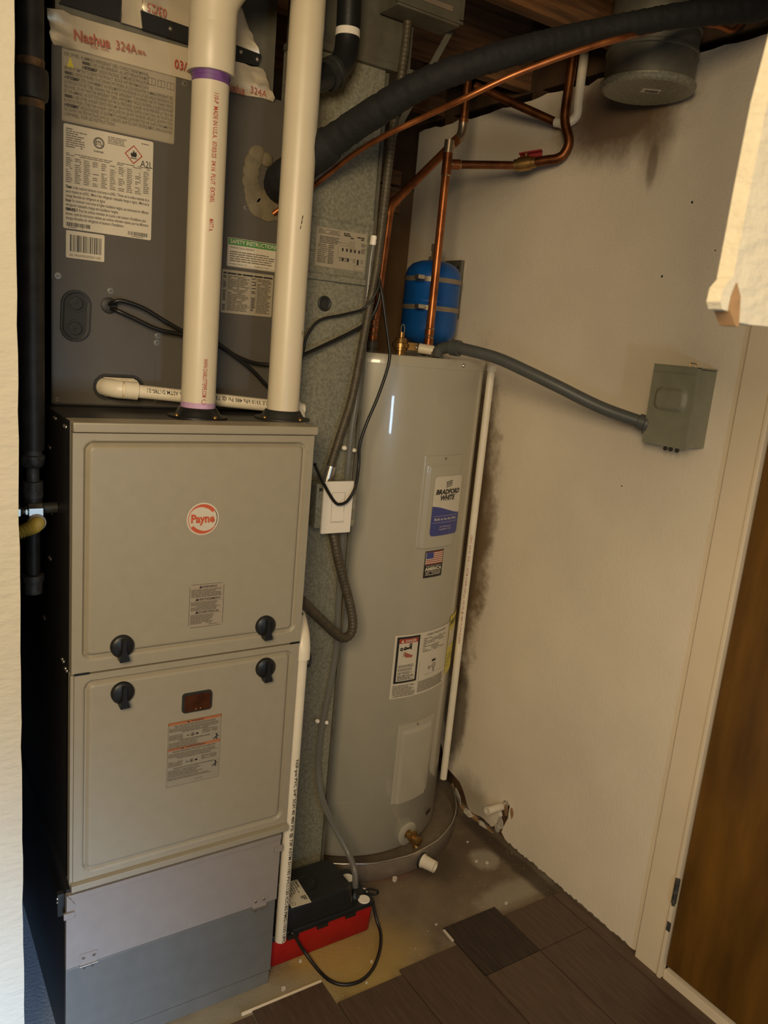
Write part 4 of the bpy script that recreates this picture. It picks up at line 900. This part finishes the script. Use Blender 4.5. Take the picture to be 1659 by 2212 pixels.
g = G(m_sol); g.lathe((ET.x,ET.y,zt-.002),(0,0,1),[(0,.022),(.012,.022),(.014,.013),(.03,.013),(.031,.016),(.05,.016)],6); g.build('neck_fitting', et)
g = G(m_galvd); g.box((1.300,.676,1.568),(1.3025,.760,1.748)); g.box((1.3025,.676,1.568),(X-.001,.6785,1.748)); g.box((1.286,.700,1.60),(1.300,.745,1.61)); g.box((1.286,.700,1.69),(1.300,.745,1.70)); br = g.build('bracket', et)
for z in (1.58,1.597,1.63,1.645,1.66,1.675,1.69,1.703,1.722): G(m_rub).box((1.2994,.684,z),(1.3002,.694,z+.008)).build('slot', et)

# ------------------------------------------------------------------ copper pipework
def joint(g, a, b, r):                              # soldered fitting: two beads on a run
    a, b = Vector(a), Vector(b); d = b-a; l = d.length; g.use(m_cu); g.lathe(a,d,[(0,r),(.001,r+.0018),(l-.001,r+.0018),(l,r)],18)
    g.use(m_sol); g.lathe(a,d,[(-.0015,r),(0,r+.0012),(.0012,r+.0016)],18); g.lathe(b,-d,[(-.0015,r),(0,r+.0012),(.0012,r+.0016)],18)
R_ = .0112
hp = thing('hot_water_pipe', 'bright copper pipe rising from the heater in front of the blue tank', 'pipe', (1.041,.45,1.475))
T = Vector((1.043,.45,1.955))
g = G(m_cu); g.tube([Vector((1.041,.45,1.4772)),T], R_, 18, False); g.build('riser', hp)
g = G(m_cu); joint(g, (1.041,.45,1.478),(1.041,.45,1.500), R_); joint(g,(1.041,.45,1.506),(1.041,.45,1.524),R_); g.build('fitting', hp)
B1 = at(1112,357,'y',.375); B2 = at(1200,343,'y',.285)
g = G(m_cud); joint(g, T-Vector((0,0,.028)), T+Vector((0,0,.03)), R_); g.tube([T+Vector((0,0,.028)),T+Vector((.001,0,.06))],R_+.002,16,False); joint(g, T+(B1-T).normalized()*.012, T+(B1-T).normalized()*.036, R_); g.build('tee', hp)
g = G(m_cud); g.tube([T, B1], R_-.0006, 16, False); g.build('branch', hp)
d = (B2-B1).normalized(); up = Vector((0,0,1)); V1 = B1+d*.062
g = G(m_brass); g.lathe(B1-d*.002,d,[(0,R_),(.001,.015),(.012,.015),(.013,.018),(.03,.0185),(.046,.018),(.047,.0145),(.058,.0145),(.060,R_)],16); g.lathe(B1+d*.028,up,[(.012,.007),(.026,.006)],10); g.build('valve_body', hp)
s_ = d.cross(up).normalized(); g = G(m_redh); c = B1+d*.040+up*.0265; g.obox(c,d,s_,up,.030,.009,.002); g.obox(c-s_*.009-up*.006,d,s_,up,.030,.0015,.008); g.build('valve_handle', hp)
U1 = at(1232,165,'y',.275)
g = G(m_cud); g.tube([V1-d*.004, B2-d*.02, B2+d*.004, B2+d*.022+up*.010, B2+d*.030+up*.040, Vector((U1.x,U1.y,B2.z+.10)), U1, Vector((U1.x,U1.y,2.30))], R_+.0012, 16, True, 6); g.build('elbow_riser', hp)
cw = thing('cold_water_pipe', 'copper pipe with a diagonal run from the ceiling down to the heater behind the duct', 'pipe', (.887,.5,1.475))
K1 = at(842,446,'y',.5); K2 = at(997,292,'y',.5)
g = G(m_cu); g.tube([Vector((.887,.5,1.4772)), Vector((K1.x,.5,K1.z-.022))], R_, 18, False); g.build('riser', cw)
g = G(m_cu); 
for z in (1.480,1.500,1.520): joint(g, (.887,.5,z),(.887,.5,z+.014), R_)
g.build('fitting', cw)
dd = (K2-K1).normalized()
g = G(m_cu); g.tube([Vector((K1.x-.001,.5,K1.z-.026)),Vector((K1.x,.5,K1.z-.010)),K1+dd*.008,K1+dd*.026], R_+.0018, 16, True, 5); joint(g, K1+dd*.016, K1+dd*.028, R_); g.build('elbow', cw)
g = G(m_cu); g.tube([K1+dd*.02, K2-dd*.02], R_, 18, False); g.build('diagonal_run', cw)
KT = Vector((K2.x+.003,.5,2.44))
g = G(m_cu); joint(g, K2-dd*.045, K2-dd*.018, R_); g.tube([K2-dd*.022, K2-dd*.004, K2+Vector((.002,0,.016)), Vector((K2.x+.002,.5,K2.z+.034))], R_+.0018, 16, True, 5); joint(g, Vector((K2.x+.002,.5,K2.z+.030)), Vector((K2.x+.002,.5,K2.z+.042)), R_); g.build('elbow', cw)
g = G(m_cud); g.tube([Vector((K2.x+.002,.5,K2.z+.03)), KT], R_, 18, False); g.build('upper_riser', cw)
zj = at(1016,88,'y',.5).z; g = G(m_cu); joint(g, (KT.x,.5,zj-.03),(KT.x,.5,zj-.002), R_); joint(g,(KT.x,.5,zj+.006),(KT.x,.5,zj+.02),R_); g.build('fitting', cw)
E1 = at(1027,186,'y',.5); E2 = at(1200,264,'y',.31)
g = G(m_cud); g.tube([E1, E1+(E2-E1)*.1, E2], R_, 16, False); g.build('cross_run', cw)
g = G(m_sol); 
c1 = at(1222,268,'y',.28); c3 = at(1258,150,'y',.262)
cr = G(m_pvcd); cr.tube([E2, (E2+c1)/2, c1, Vector((c3.x,c3.y,c1.z+.02)), Vector((c3.x,c3.y,c1.z+.06)), c3, Vector((c3.x,c3.y,2.30))], R_+.001, 16, True, 6); tag(cr.build('pale_elbow', cw), 'pale grey elbow and riser')
g.bm.free()

# ------------------------------------------------------------------ grey disconnect box and its conduit
db = thing('disconnect_box', 'grey metal electrical disconnect box mounted on the right wall', 'box', (X,-.224,1.305))
g = G(m_disc); g.box((1.2435,-.281,1.307),(X,-.168,1.482), .002); g.build('enclosure', db)
g = G(m_disc); 
relief(g, lambda u,v,w: Vector((1.242-w,-u,v)), .1655,.2835,1.3045,1.487, lambda u,v: (lambda t: 0 if t<0 else .0075*min(1,t/.008))(-sdf(u,v,.182,.268,1.383,1.437,.018)), .012, dense=.03, fine=.003, coarse=.003); g.box((1.241,-.2835,1.483),(1.312,-.1655,1.4865), .001); g.build('cover', db)
g = G(m_disc); g.box((1.2425,-.284,1.306),(1.2445,-.2825,1.44)); g.box((1.240,-.2832,1.470),(1.243,-.1658,1.472)); g.build('cover_lip', db)
g = G(m_brass); g.tube([Vector((1.262,-.262,1.486)),Vector((1.262,-.262,1.494)),Vector((1.262,-.247,1.495)),Vector((1.262,-.247,1.486))], .0013, 6, False); g.build('hasp', db)
for u,v in ((1438,964),(1449,969),(1462,976)): 
    p = at(u,v,'x',1.262); g = G(m_dark); g.lathe(Vector((p.x,p.y,1.306)),(0,0,-1),[(0,.004),(.006,.004),(.009,.0055),(.013,.003)],8); g.build('screw', db)
gc = thing('grey_conduit', 'thick grey flexible conduit arching from the tank top to the wall box', 'conduit', (1.0,.3,1.45))
cp = [Vector((.975,.315,1.447)),at(950,756,'x',.985),at(975,750,'x',.995),at(1010,756,'x',1.012),at(1075,774,'x',1.05),at(1140,803,'x',1.09),at(1200,832,'x',1.13),at(1300,881,'x',1.20),Vector((1.262,-.166,at(1376,914,'x',1.262).z))]
g = G(m_cond); g.tube(cp, .0152, 18, True, 8); g.build('hose', gc)
e1 = cp[-1]; d1 = (cp[-1]-cp[-2]).normalized(); g = G(m_cond); g.lathe(e1-d1*.030,d1,[(0,.0155),(.001,.0185),(.016,.0195),(.018,.024),(.026,.024),(.028,.019)],18); g.build('connector', gc)
g = G(m_cond); g.lathe(cp[2],(cp[3]-cp[2]),[(0,.016),(.001,.0205),(.026,.0205),(.027,.016)],16); g.build('connector', gc)

# ------------------------------------------------------------------ switch box, armoured cables
sw = thing('service_switch', 'white rocker switch in a metal box fixed to the galvanised duct', 'switch', (.616,.18,1.036))
SX, SZ, SY = .616, 1.097, .162                      # centre of the plate
g = G(m_galv); g.box((SX-.053,SY+.001,SZ-.05),(SX+.055,YD-.001,SZ+.055), .004); g.use(m_rub); g.box((SX-.047,SY-.0005,SZ+.038),(SX-.036,SY+.002,SZ+.045)); g.build('metal_box', sw)
g = G(m_white); g.box((SX-.039,SY-.008,SZ-.0615),(SX+.039,SY,SZ+.0615), .0025); g.build('cover_plate', sw)
g = G(m_white); g.prism([(SX-.015,SY-.0083,SZ-.033),(SX-.015,SY-.0083,SZ+.033),(SX-.015,SY-.0095,SZ+.033),(SX-.015,SY-.0095,SZ+.002),(SX-.015,SY-.0135,SZ-.031)],(.030,0,0)); g.build('rocker', sw)
g = G(m_gink); y_ = SY-.0084
for q in ((-.017,-.0355,.017,-.035),(-.017,.035,.017,.0355),(-.017,-.035,-.0165,.035),(.0165,-.035,.017,.035)): g.box((SX+q[0],y_,SZ+q[1]),(SX+q[2],SY-.008,SZ+q[3]))
g.build('rocker_frame', sw)
for z in (-.045,.045): G(m_white).lathe((SX,SY-.008,SZ+z),(0,-1,0),[(0,.0028),(.0008,.002)],8).build('screw', sw)
def even(pts, step):
    P = spline([Vector(p) for p in pts], 14); out = [P[0]]; acc = 0
    for i in range(1,len(P)):
        seg = (P[i]-P[i-1]); l = seg.length; pos = step-acc
        while pos <= l: out.append(P[i-1]+seg*(pos/l)); pos += step
        acc = (acc+l) % step
    return out
def armour(g, pts, r, step=.0030, amp=.05, n=12):
    P = even(pts, step); g.tube(P, r, n, False, rf=lambda i: r*(1+amp*(1 if i%3 else -1.2))); return g
mc = thing('armoured_cable', 'slim armoured cable running down the duct edge to the white switch', 'cable', (.64,0.177,1.14))
g = armour(G(m_mc), path([(884,-40,0.189),(880,60,0.189),(866,170,0.189),(852,260,0.189),(837,380,0.189),(816,560,0.189),(800,650,0.189),(780,760,0.189),(760,860,0.189),(735,940,0.189),(712,1012,0.189)],'y'), .0092); g.build('sheath', mc)
pe = at(712,1012,'y',0.189); g = G(m_steel); g.cyl(pe+Vector((.003,0,.006)), Vector((pe.x-.005,pe.y,SZ+.056)), .0125, 14); g.build('connector', mc)
mc2 = thing('armoured_cable', 'looping armoured cable below the white switch, curving back to the furnace side', 'cable', (.64,.18,.9))
g = armour(G(m_mc), path([(718,1148,0.189),(724,1175,0.182),(732,1215,0.177),(748,1275,0.172),(757,1310,.165),(762,1345,.158),(758,1368,.152),(742,1378,.145),(722,1366,.135),(700,1345,.115),(672,1318,.085),(650,1297,.05)],'y'), .0112); g.build('sheath', mc2)

# ------------------------------------------------------------------ thin black cables
g = G(m_cable); g.tube(path([(818,600,0.189),(826,640,0.177),(834,700,.17),(840,745,.165),(842,768,.16),(836,800,.158),(816,858,.158),(792,915,.16),(777,962,.162),(775,1005,.160),(768,1050,.145),(752,1080,.14),(736,1089,.138),(722,1083,.138),(700,1046,.13),(680,1003,.10)],'y'), .0036, 10, True, 8)
tag(g.build('thermostat_cable'), 'thin black cable hanging in a loop across the white switch', 'cable')
g = G(m_cable); g.tube(path([(232,661,.246),(245,653,.228),(265,650,.222),(310,666,.22),(350,690,.22),(392,714,.22),(440,738,.215),(472,748,.215),(520,774,.22),(560,786,.225),(605,785,.21),(652,768,0.172),(700,746,0.189),(760,717,0.192),(795,695,0.191),(814,662,0.189),(822,622,0.189),(812,585,0.192),(803,566,0.197)],'y'), .0042, 10, True, 8)
tag(g.build('float_switch_cable'), 'upper black cable running from the coil cabinet grommet to the duct edge', 'cable')
g = G(m_cable); g.tube(path([(233,664,.246),(255,672,.226),(290,688,.222),(340,711,.22),(392,722,.22),(440,733,.214),(472,744,.212),(505,768,.214),(545,800,.22),(575,832,.225),(600,855,.222),(632,868,.215),(640,880,.212)],'y'), .0042, 10, True, 8)
tag(g.build('float_switch_cable'), 'lower black cable from the same grommet dropping behind the right vent pipe', 'cable')
g = G(m_cable); g.tube(path([(648,905,0.179),(643,850,0.189),(647,800,0.197),(655,760,0.199),(664,724,0.199),(690,692,0.199),(740,680,0.195),(785,667,0.189),(808,640,0.177),(820,610,0.177),(812,580,0.189)],'y'), .0030, 8, True, 8)
tag(g.build('control_cable'), 'brownish black wire bending beside the round duct plug', 'cable')
g = G(m_cable); g.tube([at(652,1325,'y',.06),at(660,1362,'y',.075),at(665,1395,'y',.075),at(671,1420,'y',.07),at(669,1436,'y',.065),at(664,1438,'y',.065),at(660,1425,'y',.07)], .0026, 8, True, 8)
tag(g.build('cable_loop'), 'short dark cable loop behind the white drain fitting', 'cable')

# ------------------------------------------------------------------ gas pipe at the left
gp = thing('gas_pipe', 'black steel gas pipe rising between the left wall and the furnace', 'pipe', (-.042,.12,.98))
GX, GY = -.042, .12
g = G(m_dark); g.cyl((GX,GY,1.238),(GX,GY,2.20),.0205,24); g.build('riser', gp)
zc0, zc1 = at(72,212,'y',.10).z, at(72,140,'y',.10).z
g = G(m_dark); g.lathe((GX,GY,zc0),(0,0,1),[(0,.021),(.002,.026),(.010,.0275),(zc1-zc0-.010,.0275),(zc1-zc0-.002,.026),(zc1-zc0,.021)],24); g.build('coupling', gp)
for z in (zc0-.012,zc1): G(m_rust).lathe((GX,GY,z),(0,0,1),[(0,.0212),(.012,.0216)],24).build('rusty_thread', gp)
g = G(m_darkz); g.lathe((GX,GY,1.205),(0,0,1),[(0,.012),(.004,.019),(.014,.021),(.022,.021),(.024,.017),(.036,.017),(.037,.0205)],12); g.build('reducer', gp)
g = G(m_darkz); g.lathe((GX,GY,1.15),(0,0,1),[(0,.0125),(.001,.018),(.03,.018),(.031,.0115),(.06,.0115)],14); g.build('union', gp)
ty = GY; tz = at(75,1098,'y',GY).z
g = G(m_dark); g.lathe((GX,GY,tz-.03),(0,0,1),[(0,.0125),(.001,.0165),(.06,.0165),(.061,.0125)],16); g.cyl((GX,GY,tz),(-.001,GY,tz),.0105,14); g.build('tee', gp)
g = G(m_steel); c = Vector((GX,GY-.020,tz)); g.lathe(c+Vector((-.013,0,0)),(1,0,0),[(0,.010),(.002,.0135),(.025,.0135),(.027,.0105)],6); tag(g.build('flare_nut', gp), 'bright zinc hex nut, right of two')
g = G(m_steel); g.lathe(c+Vector((-.040,0,0)),(1,0,0),[(0,.0125),(.015,.0125),(.017,.009),(.022,.006),(.024,.009),(.027,.009)],6); g.build('flare_nut', gp)
zl = at(70,1250,'y',GY).z
g = G(m_dark); g.cyl((GX,GY,zl+.01),(GX,GY,tz-.02),.0125,16); g.build('drip_leg', gp)
g = G(m_darkz); g.lathe((GX,GY,zl-.03),(0,0,1),[(0,.010),(.003,.016),(.026,.0165),(.027,.019),(.038,.019),(.039,.0125)],14); g.build('leg_cap', gp)
yg = thing('gas_connector', 'yellow corrugated gas connector hose by the black gas pipe', 'hose', (-.05,.07,1.06))
P = [at(80,1130,'y',.096),at(79,1133,'y',.080),at(73,1138,'y',.068),at(60,1143,'y',.062),at(48,1148,'y',.06),at(36,1153,'y',.06),at(20,1160,'y',.058)]
g = G(m_yellow); Q_ = even(P, .0011); g.tube(Q_, .0105, 16, False, rf=lambda i: .0110*(1+.17*math.sin(i*2*math.pi/4))); g.build('corrugated_hose', yg)
g = G(m_ring); d = (P[0]-P[1]).normalized(); g.lathe(at(80,1130,'y',.086),Vector((.10,-.98,-.12)),[(-.006,.011),(-.006,.0150),(.0,.0160),(.002,.0152),(.002,.0138),(-.004,.0130)],24); g.build('end_collar', yg)

# ------------------------------------------------------------------ refrigerant lines
hs = thing('insulated_hose', 'thick black foam insulated refrigerant line sweeping to the right wall top', 'hose', (.43,.2,1.78))
hpts = [Vector((.462,YC-.012,1.775)),at(606,388,'y',.200),at(640,362,'y',.165),at(690,326,'y',.12),at(745,286,'y',.07),at(800,249,'y',.02),at(900,188,'y',-.06),at(1000,147,'y',-.12),at(1150,101,'y',-.17),at(1300,66,'y',-.21),at(1450,36,'y',-.27),at(1590,20,'y',-.32),at(1659,10,'y',-.335),Vector((1.31,-.36,2.25)),Vector((1.38,-.36,2.29))]
Q_ = even(hpts, .0055); random.seed(3); rv = [random.uniform(-.0011,.0009) for _ in Q_]
def hr(i):
    t = i/len(Q_); return .0335-(.0095)*min(1,t/.35) - .003*max(0,min(1,(t-.35)/.3)) + .009*max(0,(t-.65)/.35)
g = G(m_ins); g.tube(Q_, .036, 20, False, rf=lambda i: hr(i)+rv[i]); g.build('foam_sleeve', hs)
g = G(m_ins); j = 22; d = (Q_[j+2]-Q_[j]).normalized(); g.lathe(Q_[j],d,[(-.02,.034),(-.019,.0365),(.03,.0365),(.05,.034),(.055,.03)],18); g.build('tape_wrap', hs)
ll = thing('liquid_line', 'slender bare copper refrigerant line below the black insulated hose', 'pipe', (.47,.2,1.74))
lp = [at(590,462,'y',YC-.006),at(620,440,'y',.222),at(668,409,'y',.195),at(760,336,'y',.12),at(830,294,'y',.05),at(920,251,'y',-.02),at(1000,214,'y',-.09),at(1100,166,'y',-.15),at(1200,127,'y',-.20),at(1290,97,'y',-.24),at(1345,82,'y',-.255),at(1378,74,'y',-.23),at(1404,67,'y',-.205),at(1450,56,'y',-.19),at(1500,51,'y',-.185),at(1550,56,'y',-.185),at(1588,64,'y',-.195),Vector((1.318,-.215,2.245))]
g = G(m_cu); g.tube(lp, .0056, 12, True, 7); g.build('tubing', ll)

# ------------------------------------------------------------------ round duct end, black drain elbow, ceiling box, strap
rc = thing('duct_end_cap', 'round galvanised duct capped at the bottom, hanging by the right wall top', 'duct', (1.2,-.06,2.072))
g = G(m_galvd); g.lathe((1.2,-.06,2.088),(0,0,1),[(0,.0965),(.055,.0965),(.057,.0995),(.063,.0995),(.065,.0965),(.098,.0965),(.1,.100),(.105,.100),(.107,.0965),(.34,.0965)],48); g.build('sleeve', rc)
g = G(m_galv); g.lathe((1.2,-.06,2.072),(0,0,1),[(0,.092),(.002,.097),(.004,.100),(.008,.1005),(.010,.1035),(.014,.1035),(.016,.098)],48); g.build('end_cap', rc)
L = Label(lambda u,v,w: Vector((1.195+u*.8-v*.5,-.075-v*.8-u*.5,2.0718-w))); L.paper(-.022,-.013,.022,.013,m_paper,.001); bars(L,-.012,.018,-.009,.006); tag(L.build('sticker', rc), 'small white barcode sticker')
ab = thing('black_drain_elbow', 'black plastic drain pipe with an elbow, behind the right vent pipe near the ceiling', 'pipe', (.58,.16,2.0))
g = G(m_blk); ep = path([(757,-70,.165),(754,20,.165),(750,90,.165),(742,128,.16),(722,155,.155),(697,168,.15),(660,180,.14)],'y'); g.tube(ep, .0245, 20, True, 6); g.build('pipe', ab)
g = G(m_rub); g.lathe(ep[4],(ep[5]-ep[4]),[(-.006,.025),(-.004,.030),(.004,.0305),(.006,.027),(.010,.0265),(.012,.0305),(.020,.0305),(.021,.025)],22); g.build('hub', ab)
g = G(m_white); d = (ep[2]-ep[1]).normalized(); g.lathe(ep[2]-d*.022,d,[(0,.0248),(.014,.0252)],22); g.build('white_band', ab)
jb = thing('ceiling_box', 'galvanised electrical box under the joists above the armoured cable', 'box', (.75,.16,2.13))
c = at(930,10,'y',.16); z0 = at(930,40,'y',.14).z
g = G(m_galvd); g.box((c.x-.10,.13,z0),(c.x+.06,.2,2.2), .003); g.build('housing', jb)
g = G(m_galvd); g.box((c.x-.105,.126,z0+.004),(c.x+.065,.1299,z0+.012)); g.box((c.x+.055,.126,z0+.010),(c.x+.065,.1299,2.2)); g.build('flange', jb)
g = G(m_alu); g.box((c.x-.05,.127,z0+.022),(c.x+.035,.1299,z0+.032)); g.build('knockout_rim', jb)
g = G(m_galvd); a, b = at(988,40,'y',.185), at(846,300,'y',.185); d = (b-a).normalized(); sd = Vector((0,-1,0)).cross(d).normalized(); g.obox((a+b)/2,d,sd,Vector((0,-1,0)),(b-a).length/2,.007,.0008)
tag(g.build('hanger_strap'), 'thin flat metal hanger strap slanting beside the duct top', 'strap')

# ------------------------------------------------------------------ stub in the wall, debris on the floor
g = G(m_pvcd); a, b = at(1091,1740,'x',1.328), at(1052,1752,'x',1.245); g.lathe(a,(b-a),[(0,.0118),((b-a).length,.0118),((b-a).length,.0092),((b-a).length-.02,.0090)],20)
tag(g.build('wall_stub_pipe'), 'short plastic pipe stub poking from the torn hole in the right wall', 'pipe')
random.seed(11)
def crumb(u, v, s, label, h=.6):
    p = at(u,v,'z',.0); zz = .0006
    inpl = p.y < -.13 or (p.x > .915 and p.y < -.045)
    if inpl: zz = .0066
    g = G(m_gyp); n = 6; P = [(p.x+s*random.uniform(.6,1)*math.cos(2*math.pi*i/n), p.y+s*random.uniform(.5,1)*math.sin(2*math.pi*i/n), zz) for i in range(n)]
    g.prism(P, (s*.1,0,s*h)); tag(g.build('drywall_crumb'), label, 'debris', 'drywall crumbs on the floor')
crumb(852,1902,.010,'largest white drywall crumb, on bare floor in front of the metal pan',.8)
crumb(1029,1862,.006,'white crumb on bare floor between the pan outlet and right wall'); crumb(1052,1865,.007,'chalky crumb closest to the right wall on the bare floor',.4)
crumb(1092,1957,.006,'crumb at the back edge of the dark planks near the right wall'); crumb(942,1998,.004,'tiny crumb on grey floor left of the darkest plank',.5)
crumb(648,2078,.006,'crumb on tan floor just in front of the red pump tank'); crumb(802,2079,.005,'crumb inside the loop of the black power cord',.7)
crumb(612,2138,.008,'pale crumb beside the right corner of the filter cabinet',.4); crumb(792,2124,.004,'crumb on tan floor outside the bottom of the power cord loop',.5)
crumb(1010,1820,.005,'crumb near the wall side of the drain pan',.5)
g = G(m_gyp); a, b = at(958,2012,'z',.003), at(978,2036,'z',.003); g.obox((a+b)/2+Vector((0,0,.004)),(b-a).normalized(),Vector((0,0,1)).cross((b-a).normalized()),(0,0,1),(b-a).length/2,.003,.002)
tag(g.build('plank_splinter'), 'pale splinter lying along the corner of the darkest plank', 'debris')
for u,v,s in ((1495,437,.003),(1430,597,.003),(1545,541,.0018),(1343,1050,.002)):
    p = at(u,v,'x',X-.0004); G(m_ink).lathe(p,(-1,0,0),[(0,s),(.0004,s*.8)],8).build('nail_hole', wallR)

# fine grit and dust crumbs on the bare subfloor: nobody could count it
random.seed(23); g = G(m_gyp, m_card)
for k in range(420):
    x, y = random.uniform(.36,1.30), random.uniform(-.115,.20)
    if math.hypot(x-PX,y-PY) < RP+.01 or (x < .765 and y > .02) or (x < .45 and y > -.004): continue
    edge = -.055 if x < .553 else -.123 if x < .733 else -.108 if x < .915 else -.045 if x < 1.095 else -.082
    if y < edge+.004: continue
    if random.random() > .25+.75*math.exp(-((x-1.27)/.09)**2)+.5*math.exp(-((y-edge)/.03)**2): continue
    r_ = random.uniform(.0007,.0022)*(1.6 if random.random() < .08 else 1); g.mi = int(random.random() < .6)
    a0 = random.random()*6; P = [(x+r_*random.uniform(.6,1.2)*math.cos(a0+2.1*i), y+r_*random.uniform(.6,1.2)*math.sin(a0+2.1*i), .0003) for i in range(3)]
    top = g.v((x,y,r_*.9)); B = [g.v(p) for p in P]; g.face(B); [g.face([B[i],B[(i+1)%3],top]) for i in range(3)]
o = g.build('floor_grit'); tag(o, 'fine pale grit scattered over the bare subfloor in front of the pan', 'debris', kind='stuff')
